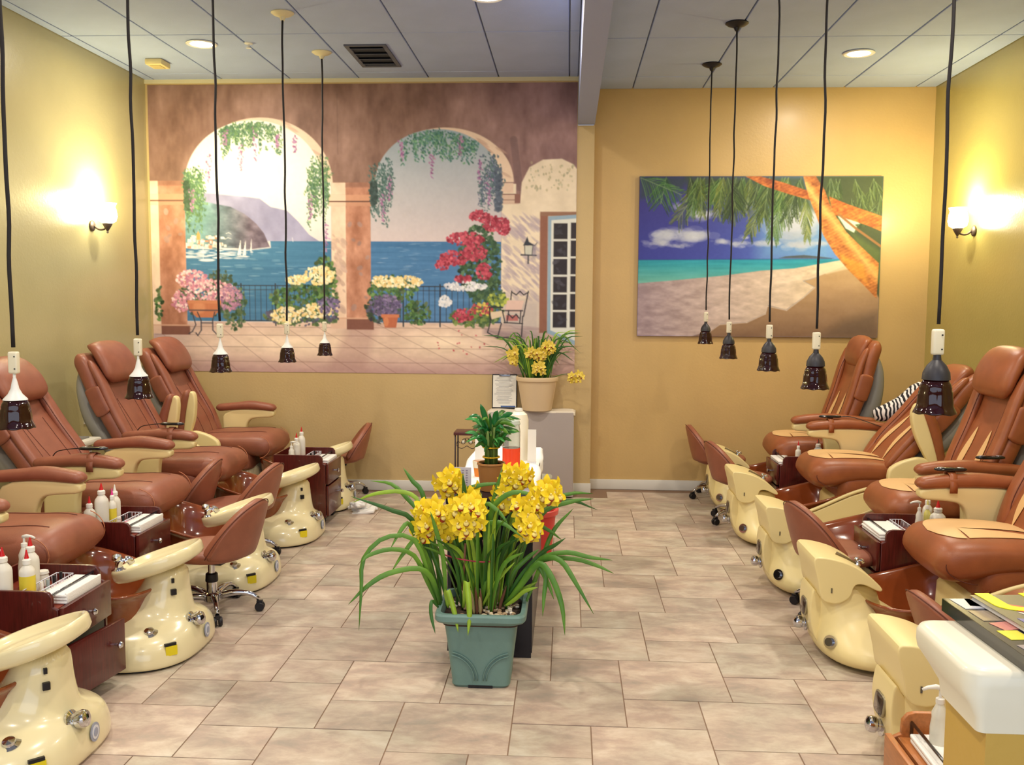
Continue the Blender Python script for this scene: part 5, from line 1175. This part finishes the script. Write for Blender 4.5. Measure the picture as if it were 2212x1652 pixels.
# named leaves, (x, y, z) relative to the pot, measured as curves in the aisle
LEAVES=[(0.011, 2, [(-0.185, 0.0, 0.309), (-0.208, -0.03, 0.416), (-0.285, -0.06, 0.672), (-0.375, -0.09, 0.732), (-0.537, -0.12, 0.793)]), (0.01, 1, [(-0.185, 0.0, 0.309), (-0.228, 0.012, 0.474), (-0.271, 0.024, 0.723), (-0.342, 0.036, 0.782), (-0.471, 0.048, 0.77), (-0.572, 0.06, 0.727)]), (0.01, 0, [(-0.178, 0.0, 0.309), (-0.202, 0.024, 0.471), (-0.261, 0.048, 0.661), (-0.335, 0.072, 0.746), (-0.409, 0.096, 0.804), (-0.506, 0.12, 0.812)]), (0.011, 0, [(-0.19, 0.04, 0.296), (-0.207, 0.06, 0.489), (-0.266, 0.08, 0.753), (-0.318, 0.1, 0.819), (-0.362, 0.12, 0.872)]), (0.01, 0, [(-0.189, -0.02, 0.315), (-0.22, -0.044, 0.49), (-0.284, -0.068, 0.633), (-0.307, -0.092, 0.679), (-0.337, -0.116, 0.644), (-0.369, -0.14, 0.585)]), (0.01, 0, [(-0.185, -0.05, 0.318), (-0.228, -0.08, 0.431), (-0.277, -0.11, 0.548), (-0.366, -0.14, 0.581), (-0.454, -0.17, 0.561), (-0.478, -0.2, 0.535)]), (0.01, 0, [(-0.185, -0.05, 0.318), (-0.221, -0.078, 0.458), (-0.278, -0.107, 0.615), (-0.394, -0.135, 0.627), (-0.476, -0.163, 0.545), (-0.48, -0.192, 0.425), (-0.485, -0.22, 0.265)]), (0.012, 0, [(-0.176, -0.06, 0.322), (-0.2, -0.088, 0.434), (-0.256, -0.116, 0.496), (-0.379, -0.144, 0.48), (-0.461, -0.172, 0.433), (-0.532, -0.2, 0.365)]), (0.01, 0, [(-0.178, -0.05, 0.319), (-0.216, -0.067, 0.455), (-0.268, -0.085, 0.603), (-0.319, -0.103, 0.559), (-0.37, -0.12, 0.481)]), (0.013, 2, [(-0.172, -0.04, 0.308), (-0.199, -0.047, 0.394), (-0.246, -0.053, 0.471), (-0.296, -0.06, 0.551)]), (0.008, 2, [(-0.175, -0.12, 0.335), (-0.199, -0.14, 0.368), (-0.2, -0.16, 0.32), (-0.18, -0.18, 0.246)]), (0.012, 1, [(-0.133, -0.13, 0.339), (-0.138, -0.145, 0.398), (-0.13, -0.16, 0.417), (-0.101, -0.175, 0.328), (-0.085, -0.19, 0.256)]), (0.013, 1, [(-0.069, -0.14, 0.344), (-0.057, -0.155, 0.458), (-0.049, -0.17, 0.422), (-0.04, -0.185, 0.333), (-0.045, -0.2, 0.247)]), (0.012, 2, [(-0.117, 0.02, 0.297), (-0.089, 0.013, 0.547), (-0.082, 0.007, 0.758), (-0.089, 0.0, 0.877)]), (0.012, 0, [(-0.049, 0.03, 0.296), (0.006, 0.027, 0.545), (0.033, 0.023, 0.722), (0.077, 0.02, 0.904)]), (0.011, 0, [(-0.079, 0.05, 0.288), (-0.107, 0.047, 0.537), (-0.121, 0.045, 0.749), (-0.031, 0.042, 0.814), (0.121, 0.04, 0.828)]), (0.012, 0, [(-0.011, 0.0, 0.306), (0.023, -0.013, 0.626), (0.044, -0.025, 0.74), (0.132, -0.038, 0.806), (0.261, -0.05, 0.783)]), (0.011, 0, [(-0.002, -0.03, 0.317), (0.027, -0.052, 0.567), (0.015, -0.075, 0.668), (0.083, -0.097, 0.689), (0.171, -0.12, 0.635)]), (0.01, 0, [(-0.003, -0.02, 0.313), (0.012, -0.04, 0.563), (0.006, -0.06, 0.753), (0.068, -0.08, 0.732), (0.11, -0.1, 0.683)]), (0.01, 2, [(0.075, 0.05, 0.299), (0.143, 0.062, 0.497), (0.224, 0.075, 0.679), (0.348, 0.087, 0.749), (0.48, 0.1, 0.707)]), (0.011, 0, [(0.077, 0.02, 0.309), (0.158, 0.035, 0.533), (0.245, 0.05, 0.699), (0.362, 0.065, 0.747), (0.462, 0.08, 0.76)]), (0.009, 0, [(0.074, 0.06, 0.303), (0.156, 0.08, 0.535), (0.258, 0.1, 0.723), (0.362, 0.12, 0.771), (0.46, 0.14, 0.77)]), (0.011, 0, [(0.092, 0.0, 0.316), (0.168, -0.02, 0.422), (0.243, -0.04, 0.527), (0.35, -0.06, 0.562), (0.444, -0.08, 0.549), (0.536, -0.1, 0.545)]), (0.01, 0, [(0.092, 0.0, 0.316), (0.161, -0.012, 0.42), (0.249, -0.024, 0.516), (0.378, -0.036, 0.529), (0.472, -0.048, 0.507), (0.544, -0.06, 0.478)]), (0.012, 0, [(0.092, 0.0, 0.316), (0.176, -0.04, 0.443), (0.25, -0.08, 0.538), (0.324, -0.12, 0.544), (0.384, -0.16, 0.47), (0.46, -0.2, 0.351)]), (0.013, 0, [(0.094, -0.03, 0.326), (0.164, -0.068, 0.423), (0.238, -0.106, 0.525), (0.292, -0.144, 0.476), (0.333, -0.182, 0.375), (0.346, -0.22, 0.268)]), (0.011, 0, [(0.087, -0.03, 0.326), (0.156, -0.056, 0.405), (0.231, -0.082, 0.525), (0.265, -0.108, 0.478), (0.26, -0.134, 0.405), (0.255, -0.16, 0.322)]), (0.01, 0, [(0.087, -0.02, 0.323), (0.149, -0.04, 0.4), (0.217, -0.06, 0.505), (0.271, -0.08, 0.443), (0.299, -0.1, 0.375)]), (0.01, 2, [(0.085, 0.0, 0.323), (0.161, -0.013, 0.448), (0.249, -0.025, 0.551), (0.296, -0.038, 0.583), (0.346, -0.05, 0.621)]), (0.009, 0, [(0.083, 0.04, 0.31), (0.144, 0.045, 0.473), (0.205, 0.05, 0.642), (0.267, 0.055, 0.628), (0.329, 0.06, 0.583)]), (0.009, 1, [(0.096, -0.05, 0.326), (0.137, -0.067, 0.36), (0.178, -0.083, 0.401), (0.232, -0.1, 0.424)]), (0.009, 1, [(0.094, -0.03, 0.319), (0.128, -0.033, 0.349), (0.169, -0.037, 0.393), (0.23, -0.04, 0.43)]), (0.008, 1, [(0.0, -0.05, 0.323), (0.041, -0.06, 0.404), (0.083, -0.07, 0.463), (0.137, -0.08, 0.522)]), (0.011, 0, [(0.023, 0.0, 0.307), (0.063, 0.007, 0.468), (0.117, 0.013, 0.593), (0.171, 0.02, 0.649)]), (0.011, 0, [(0.065, 0.0, 0.308), (0.119, 0.007, 0.441), (0.18, 0.013, 0.511), (0.234, 0.02, 0.552)]), (0.01, 2, [(-0.171, 0.0, 0.302), (-0.212, 0.0, 0.435), (-0.24, 0.0, 0.561), (-0.26, 0.0, 0.672)]), (0.01, 0, [(-0.144, -0.1, 0.336), (-0.156, -0.113, 0.538), (-0.181, -0.127, 0.65), (-0.205, -0.14, 0.74)]), (0.01, 0, [(-0.15, 0.0, 0.303), (-0.186, 0.013, 0.432), (-0.23, 0.025, 0.541), (-0.273, 0.038, 0.607), (-0.317, 0.05, 0.575)]), (0.01, 0, [(0.174, 0.02, 0.305), (0.227, 0.047, 0.439), (0.287, 0.073, 0.61), (0.376, 0.1, 0.712)])]
def px_leaf(base,mid,tip,w,m): ribbon([base,mid[0],*mid[1:],tip],w,m,'leaf',pl)
for (w,mi,pts) in LEAVES: ribbon([(a,b,c_) for a,b,c_ in pts],w*.9,(LEAF,LEAFY,LEAFD)[mi],'leaf',pl)
for k in range(46):      # upright inner leaves
    a=rnd.uniform(0,6.28); rr=rnd.uniform(.01,.11); bx0,by0=rr*math.cos(a),rr*math.sin(a)*.9+.01; h=rnd.uniform(.28,.50); l=rnd.uniform(.06,.22); da=a+rnd.uniform(-.7,.7)
    ribbon([(bx0,by0,.29),(bx0+l*.18*math.cos(da),by0+l*.15*math.sin(da),.29+h*.45),(bx0+l*.5*math.cos(da),by0+l*.4*math.sin(da),.29+h*.8),(bx0+l*1.1*math.cos(da),by0+l*.8*math.sin(da),.29+h*.98)],rnd.uniform(.006,.010),(LEAF,LEAF,LEAFD,LEAFY)[rnd.randrange(4)],'leaf',pl,face=Vector((math.cos(k),-1.2,.2)))
for k in range(16):      # old sheaths and roots at the base
    a=rnd.uniform(0,6.28); x,y=.07*math.cos(a),.06*math.sin(a)-.02; ribbon([(x,y,.29),(x+.01*math.cos(a),y,.34),(x+.03*math.cos(a),y-.01,.37+rnd.uniform(0,.05))],.006,STEMB if k%2 else mat('sheath_straw',(176,160,110),.7),'sheath',pl,n=7)
tb('support_cane',[(.045,-.05,.29),(.03,-.04,.45),(.0,-.03,.60)],.004,mat('cane_mauve',(126,92,84),.7),pl,6); tb('support_cane',[(-.09,-.02,.29),(-.075,-.02,.58)],.005,STEMB,pl,6)
tb('tie_ribbon',[(-.19,-.01,.535),(-.10,-.06,.525),(0,-.065,.515),(.05,-.04,.515)],.003,mat('tie_red',(170,50,74),.6),pl,6,n=16)
for (x,y,z,a,b_,n,bx_,p_) in [(-0.156, 0.05, 0.828, 0.051, 0.042, 9, -0.05, 0), (-0.067, 0.06, 0.782, 0.034, 0.02, 3, -0.02, 0), (-0.215, -0.05, 0.699, 0.056, 0.06, 17, -0.07, 0), (-0.249, -0.03, 0.631, 0.03, 0.027, 4, -0.09, 0), (-0.154, -0.02, 0.631, 0.027, 0.027, 4, -0.07, 0), (-0.057, -0.1, 0.72, 0.064, 0.075, 24, -0.02, 0), (0.141, 0.04, 0.863, 0.051, 0.037, 10, 0.05, 0), (0.086, 0.05, 0.773, 0.037, 0.061, 9, 0.03, 0), (0.26, -0.02, 0.801, 0.057, 0.035, 12, 0.08, 0), (0.187, -0.04, 0.739, 0.05, 0.04, 9, 0.07, 0), (0.195, -0.07, 0.664, 0.046, 0.036, 8, 0.07, 0)]:
    cluster(pl,(bx_,0,.30),(x,y,z,a,b_),n,.030,1.12)

# ---- the second orchid on the cabinet
p2=thing('potted_orchid','orchid with pale yellow flowers in a round beige pot on the cabinet','potted plant',(-.245,7.66,.712))
PB=mat('pot_beige',(214,190,156),.6)
lat('planter',[(.10,0),(.118,.002),(.158,.235),(.168,.24),(.172,.262),(.168,.272),(.156,.272),(.15,.24)],PB,p2,40)
lat('soil',[(.0001,.245),(.15,.245)],MATS['soil'],p2,28)
for k in range(84):
    a=rnd.uniform(0,6.28); rr=rnd.uniform(.02,.11); x,y=rr*math.cos(a),rr*math.sin(a)*.4-.02; h=rnd.uniform(.20,.42); l=rnd.uniform(.08,.32)*(1.1 if abs(math.cos(a))>.5 else .6); c1,s1=math.cos(a),math.sin(a)*.28
    ribbon([(x,y,.245),(x+l*.25*c1,y+l*.15*s1,.245+h*.5),(x+l*.6*c1,y+l*.4*s1,.245+h*.9),(x+l*1.1*c1,y+l*.7*s1,.245+h*(.95 if k%3 else .6))],rnd.uniform(.004,.007),(LEAF,LEAFD,LEAFD,LEAFY)[rnd.randrange(4)],'leaf',p2,n=10,face=Vector((math.cos(k)*.5,-1,.2)))
for c_,n_ in (((-.19,-.06,.44,.035,.06),8),((-.06,-.04,.46,.03,.03),4),((.02,-.07,.46,.045,.045),9),((.09,-.07,.50,.04,.05),9),((.02,-.10,.345,.04,.035),7),((.31,-.08,.27,.045,.04),6)):
    cluster(p2,(c_[0]*.3,-.02,.245),c_,n_,.026,1.0,FMP)
# ---- small iron stand left of the cabinet
st=thing('plant_stand','slim dark stand with flower scroll left of the desk','stand',(-.745,7.1,0)); DK=mat('stand_dark',(44,26,34),.4)
bx('top',(0,0,.60),(.20,.20,.022),mat('stand_top',(84,40,40),.35),st,bev=.004)
for sx in (-1,1):
    for sy in (-1,1):
        tb('leg',[(sx*.088,sy*.088,.59),(sx*.088,sy*.088,.0)],.006,DK,st,6)
for k in range(5):
    a=k*math.pi/4; bm=bmesh.new(); tube(bm,[(.028*math.cos(a)+.014*math.cos(q),-.088,.535+.022*math.sin(a)+.012*math.sin(q)) for q in [2*math.pi*i/12 for i in range(12)]],.0025,5,closed=True); finish(bm,'scroll_petal',DK,st)
for s in (-1,1): tb('scroll',[(0,-.088,.51),(s*.04,-.088,.49),(s*.075,-.088,.51),(s*.07,-.088,.545),(s*.05,-.088,.53)],.0025,DK,st,6,n=16); rg('jewel',[(s*.028,-.088,.53,.010,.004,2),(s*.028,-.088,.54,.012,.005,2),(s*.028,-.088,.55,.008,.004,2)],mat('jewel',(220,220,210),.1),st,12,0)
bx('shelf',(0,0,.14),(.17,.17,.012),DK,st)
# ---- long dark desk
dk=thing('desk','long narrow black desk behind the orchid planter','desk',(-.337,4.85,0)); BK=mat('desk_black',(24,20,30),.35,coat=.1)
bx('top',(0,0,.712),(.39,1.46,.03),BK,dk,bev=.004); bx('end_panel',(.02,-.70,.35),(.335,.022,.70),BK,dk); bx('end_panel',(0,.70,.35),(.37,.022,.70),BK,dk); bx('side_panel',(.182,0,.36),(.018,1.40,.68),BK,dk); bx('side_panel',(-.182,.0,.36),(.018,1.40,.68),BK,dk)
cloth('white_cloth','bright white cloth draped over the desk top',-.525,-.150,4.36,5.56,.729,.07,5,mat('bright_cloth',(250,250,250),.8))
def card(name,label,x,y,w,h,m,rz=0,lines=True,z=.7275):
    t=thing(name,label,'sign',(x,y,z),rz,'card stands on the desk')
    bx('sheet',(0,0,h/2),(w,.004,h),m,t); bx('foot',(0,.012,.003),(w,.05,.005),mat('acrylic',(214,214,220),.15),t)
    if lines:
        bm=bmesh.new()
        for q in range(int(w/.018)):
            for k in range(int(h/.011)-2):
                if rnd.random()<.8: box(bm,(-w/2+.014+q*.018,-.0026,h-.014-k*.011),(.012*rnd.uniform(.5,1),.0008,.004))
        finish(bm,'printed_lines',mat('ink_violet',(140,130,160),.6),t,smooth=False)
    return t
PAP=mat('paper_lilac',(206,202,212),.5)
card('price_card','printed price card left of the bamboo pot on the desk',-.475,4.24,.088,.115,PAP); card('price_card','printed card with small picture right of the bamboo pot',-.21,4.27,.085,.115,PAP)
card('notice_card','white notice card behind the orange cup on the desk',-.44,4.95,.085,.135,WHITEP,0,False,.735); card('notice_card','narrow white upright card right of the red jar',-.185,5.0,.045,.18,WHITEP,0,False,.735)
bp2=thing('lucky_bamboo','lucky bamboo bundle with glossy leaves in a brown pot on the desk','potted plant',(-.345,4.30,.7275))
lat('planter',[(.045,0),(.050,.002),(.062,.118),(.066,.122),(.064,.130),(.058,.130),(.056,.115)],mat('pot_brown',(164,112,60),.6),bp2,32); lat('gravel',[(.0001,.121),(.057,.121)],mat('gravel_grey',(150,140,120),.9,noise=.4,nscale=90,bump=1,bscale=120),bp2,24)
for k in range(12):
    a=k*2.4; r=.008+.0022*k; x,y=r*math.cos(a),r*math.sin(a); H=rnd.uniform(.13,.2); tb('stalk',[(x,y,.115),(x*1.0,y*1.0,.115+H*.5),(x*1.3,y*1.3,.115+H)],.0055,STEMG if k%3 else LEAF,bp2,8)
for z in (.155,.20):
    bm=bmesh.new(); tube(bm,[(.038*math.cos(q),.038*math.sin(q),z) for q in [2*math.pi*i/20 for i in range(20)]],.0035,6,closed=True); finish(bm,'gold_band',mat('gold_band',(214,170,30),.35,metal=.5),bp2)
BL=[LEAF,LEAFD,mat('bamboo_leaf',(26,104,46),.35),mat('bamboo_leaf_light',(60,140,60),.35)]
for k in range(60):
    a=rnd.uniform(0,6.28); z0=rnd.uniform(.19,.30); r0=rnd.uniform(.0,.035); l=rnd.uniform(.07,.15); e=rnd.uniform(.1,1.2); c1,s1=math.cos(a),math.sin(a)
    p0=(r0*c1,r0*s1,z0); p1=(r0*c1+l*.5*c1*math.cos(e),r0*s1+l*.5*s1*math.cos(e),z0+l*.6*math.sin(e)+.01); p2_=(r0*c1+l*c1*math.cos(e),r0*s1+l*s1*math.cos(e),z0+l*.85*math.sin(e)-.012)
    ribbon([p0,p1,p2_],rnd.uniform(.0055,.009),BL[rnd.randrange(4)],'leaf',bp2,n=8,face=Vector((rnd.uniform(-.5,.5),-1,rnd.uniform(.2,1))))
for dx,dz,l in ((-.05,.40,.1),(.03,.37,.09),(.10,.36,.11)): ribbon([(dx*.3,0,.27),(dx*.6,0,.34),(dx,-.01,dz)],.013,BL[2],'leaf',bp2,n=8)
j=thing('candle_jar','clear canister half full of orange red liquid on the desk','jar',(-.272,4.62,.735))
lat('liquid',[(.040,.0),(.044,.004),(.044,.142),(.0001,.142)],mat('red_orange_liquid',(255,84,52),.2,coat=.4),j,28)
lat('glass_wall',[(.044,.142),(.044,.225),(.04,.25),(.04,.255),(.038,.25),(.042,.225),(.042,.143)],mat('thin_clear',(236,240,240),.05,trans=.95,ior=1.1),j,28,cap=False)
lat('lid',[(.042,.255),(.044,.26),(.04,.275),(.02,.282),(.0001,.282)],mat('lid_clear_grey',(196,206,196),.2),j,28)
w=thing('paper_roll_holder','white rounded dispenser behind the red jar on the desk','dispenser',(-.262,5.1,.735)); lat('housing',[(.05,0),(.054,.006),(.054,.22),(.046,.25),(.025,.264),(.0001,.266)],mat('dispenser_white',(246,240,220),.35),w,28); lat('cap',[(.02,.262),(.024,.27),(.02,.282),(.0001,.284)],WHITEP,w,16)
cp=thing('cup','orange and white cup left of the bamboo on the desk','cup',(-.425,4.60,.735)); lat('cup_body',[(.026,0),(.034,.07),(.031,.07),(.025,.004)],mat('cup_orange',(236,140,50),.5),cp,24); lat('rim_band',[(.0335,.045),(.036,.078),(.033,.078),(.0315,.045)],mat('cup_white',(244,234,210),.5),cp,24,cap=False)
rb=thing('waste_bin','red plastic waste bin standing behind the right side of the desk','bin',(-.19,5.86,0)); RD_=mat('bin_red',(214,64,58),.4)
lat('bin_body',[(.095,0),(.10,.004),(.128,.285),(.122,.285),(.096,.008)],RD_,rb,32); lat('rim',[(.126,.262),(.142,.272),(.145,.30),(.140,.305),(.124,.30),(.122,.285)],mat('bin_rim',(226,84,76),.35),rb,32,cap=False)
gb=thing('waste_bin','open grey waste bin in front of the grey cabinet','bin',(-.22,6.95,0)); rg('bin_body',[(0,0,0,.09,.08,4),(0,0,.004,.094,.084,4),(0,0,.30,.115,.10,4),(0,0,.303,.112,.097,4),(0,0,.02,.088,.078,4)],mat('bin_grey',(176,170,150),.5),gb,32,0)

# ------------------------------------------------------------------ half wall with white cap, magazines
cn=thing('counter','yellow half wall with thick white cap in the lower right corner','counter',(0,0,0)); YWL=mat('counter_gold',(196,160,76),.5,bump=.2,bscale=60); CAP=mat('cap_white',(228,222,200),.38,coat=.15)
bx('half_wall',(1.136,1.442,.49),(1.048,.145,.98),YWL,cn)
def capring(ins,z,r=.035):
    x0,x1,y0,y1=.582+ins[0],1.70,1.366+ins[1],1.602-ins[2]; P=[]
    for cx,cy,a0 in ((x1-.01,y1-.01,0),(x0+r,y1-r,math.pi/2),(x0+r,y0+r,math.pi),(x1-.01,y0+.01,1.5*math.pi)):
        rr=.01 if cx>x1-.02 else r
        for k in range(7): a=a0+k/6*math.pi/2; P.append((cx+rr*math.cos(a),cy+rr*math.sin(a),z))
    return P
bm=bmesh.new(); R=[[bm.verts.new(p) for p in capring(i,z,r)] for i,z,r in [((.018,.003,.085),.978,.012),((.016,.002,.08),1.0,.012),((.008,.0,.05),1.018,.02),((.0,.0,.012),1.035,.03),((0,0,0),1.045,.035),((0,0,0),1.060,.035),((.004,.004,.004),1.068,.034),((.012,.012,.012),1.070,.03)]]
for a,b in zip(R,R[1:]):
    for k in range(28): bm.faces.new((a[k],a[(k+1)%28],b[(k+1)%28],b[k]))
bm.faces.new(R[0][::-1]); bm.faces.new(R[-1]); o=finish(bm,'cap',CAP,cn); sharp(o,50)
def flat_art(name,x0,x1,y0,y1,z,col,parent,rot=0):
    bm=bmesh.new(); box(bm,((x0+x1)/2,(y0+y1)/2,z),(abs(x1-x0),abs(y1-y0),.0006),rot=(0,0,rot)); return finish(bm,name,mat('ink_%d_%d_%d'%col,col,.3,coat=.4),parent,smooth=False)
def poly_art(name,pts,z,col,parent):
    bm=bmesh.new(); f=bm.faces.new([bm.verts.new((x,y,z)) for x,y in pts]); r=bmesh.ops.extrude_face_region(bm,geom=[f]); bmesh.ops.translate(bm,vec=(0,0,.0004),verts=[v for v in r['geom'] if isinstance(v,bmesh.types.BMVert)])
    return finish(bm,name,mat('ink_%d_%d_%d'%col,col,.3,coat=.4),parent,smooth=False)
MG1=thing('magazine','thick dark bound magazine at the bottom of the counter stack','magazine',(.650,1.645,1.071),-.05); MG1.rotation_euler=(0,0,.05)
bx('pages',(.105,-.15,.010),(.205,.285,.018),mat('page_edges',(90,84,92),.6),MG1); bx('cover',(.105,-.15,.0205),(.212,.292,.0025),mat('cover_dark',(44,42,52),.25,coat=.5),MG1); bx('back_cover',(.105,-.15,.0006),(.212,.292,.0012),BLACKG,MG1); bx('spine',(.0,-.15,.011),(.004,.292,.021),BLACKG,MG1)
z=.0222
for a in [((.01,.045,-.06,-.008),(190,190,200)),((.03,.075,-.05,-.01),(44,60,110)),((.012,.05,-.12,-.07),(140,122,100)),((.02,.06,-.16,-.125),(196,120,110)),((.05,.08,-.15,-.10),(60,56,90)),((.012,.045,-.205,-.165),(226,214,40)),((.05,.09,-.235,-.19),(196,196,40)),((.012,.05,-.26,-.225),(150,138,140))]: flat_art('cover_print',a[0][0],a[0][1],a[0][2],a[0][3],z,a[1],MG1,rnd.uniform(-.3,.3))
MG2=thing('magazine','glossy gossip magazine with big yellow title, upper one on the counter','magazine',(.690,1.630,1.094),0); MG2.rotation_euler=(0,0,.10)
bx('pages',(.105,-.14,.004),(.205,.275,.007),mat('page_white',(216,214,210),.6),MG2); bx('cover',(.105,-.14,.0082),(.21,.28,.0012),mat('cover_grey',(128,124,104),.22,coat=.5),MG2)
z=.0092
poly_art('photo_print',[(.02,-.045),(.05,-.058),(.075,-.085),(.05,-.1),(.03,-.08)],z,(206,90,80),MG2); poly_art('photo_print',[(.08,-.09),(.13,-.08),(.16,-.1),(.15,-.14),(.1,-.13)],z,(206,150,120),MG2); poly_art('photo_print',[(.03,-.09),(.07,-.11),(.08,-.14),(.04,-.12)],z,(206,198,196),MG2); poly_art('photo_print',[(.012,-.12),(.04,-.13),(.06,-.18),(.04,-.2),(.014,-.17)],z,(120,116,170),MG2)
YI=mat('ink_240_232_20',(240,232,20),.3); BI=mat('ink_black',(30,28,36),.4)
tt=txt('title_text','Us',.125,(.006,-.046,z+.0004),(0,0,0),YI,MG2,align='LEFT',sx=1.25); tt.data.transform(Matrix.Identity(4)); txt('headline_text','BR',.045,(.085,-.165,z+.0004),(0,0,0),YI,MG2,align='LEFT')

# ------------------------------------------------------------------ zebra neck cushion behind the fourth right recliner
zm=bpy.data.materials.new('zebra_fabric'); zm.use_nodes=True; nt=zm.node_tree; b=nt.nodes['Principled BSDF']; b.inputs['Roughness'].default_value=.85
tcn=nt.nodes.new('ShaderNodeTexCoord'); wv=nt.nodes.new('ShaderNodeTexWave'); wv.inputs['Scale'].default_value=12; wv.inputs['Distortion'].default_value=6; wv.inputs['Detail'].default_value=1.5; wv.inputs['Detail Scale'].default_value=1.2
r_=nt.nodes.new('ShaderNodeValToRGB'); r_.color_ramp.interpolation='CONSTANT'; r_.color_ramp.elements[0].color=(.012,.010,.014,1); r_.color_ramp.elements[1].position=.5; r_.color_ramp.elements[1].color=(.78,.74,.72,1)
nt.links.new(tcn.outputs['Object'],wv.inputs[0]); nt.links.new(wv.outputs['Fac'],r_.inputs[0]); nt.links.new(r_.outputs[0],b.inputs['Base Color'])
bm=bmesh.new(); tube(bm,[(2.16,6.80,.805),(2.26,6.80,.83),(2.38,6.82,.885),(2.47,6.84,.965),(2.50,6.85,1.03)],[.035,.055,.06,.066,.07,.072,.074,.074,.07,.055,.03],20,n=11); o=finish(bm,'neck_cushion',zm); tag(o,'zebra print cushion wedged behind the fourth right recliner','cushion')
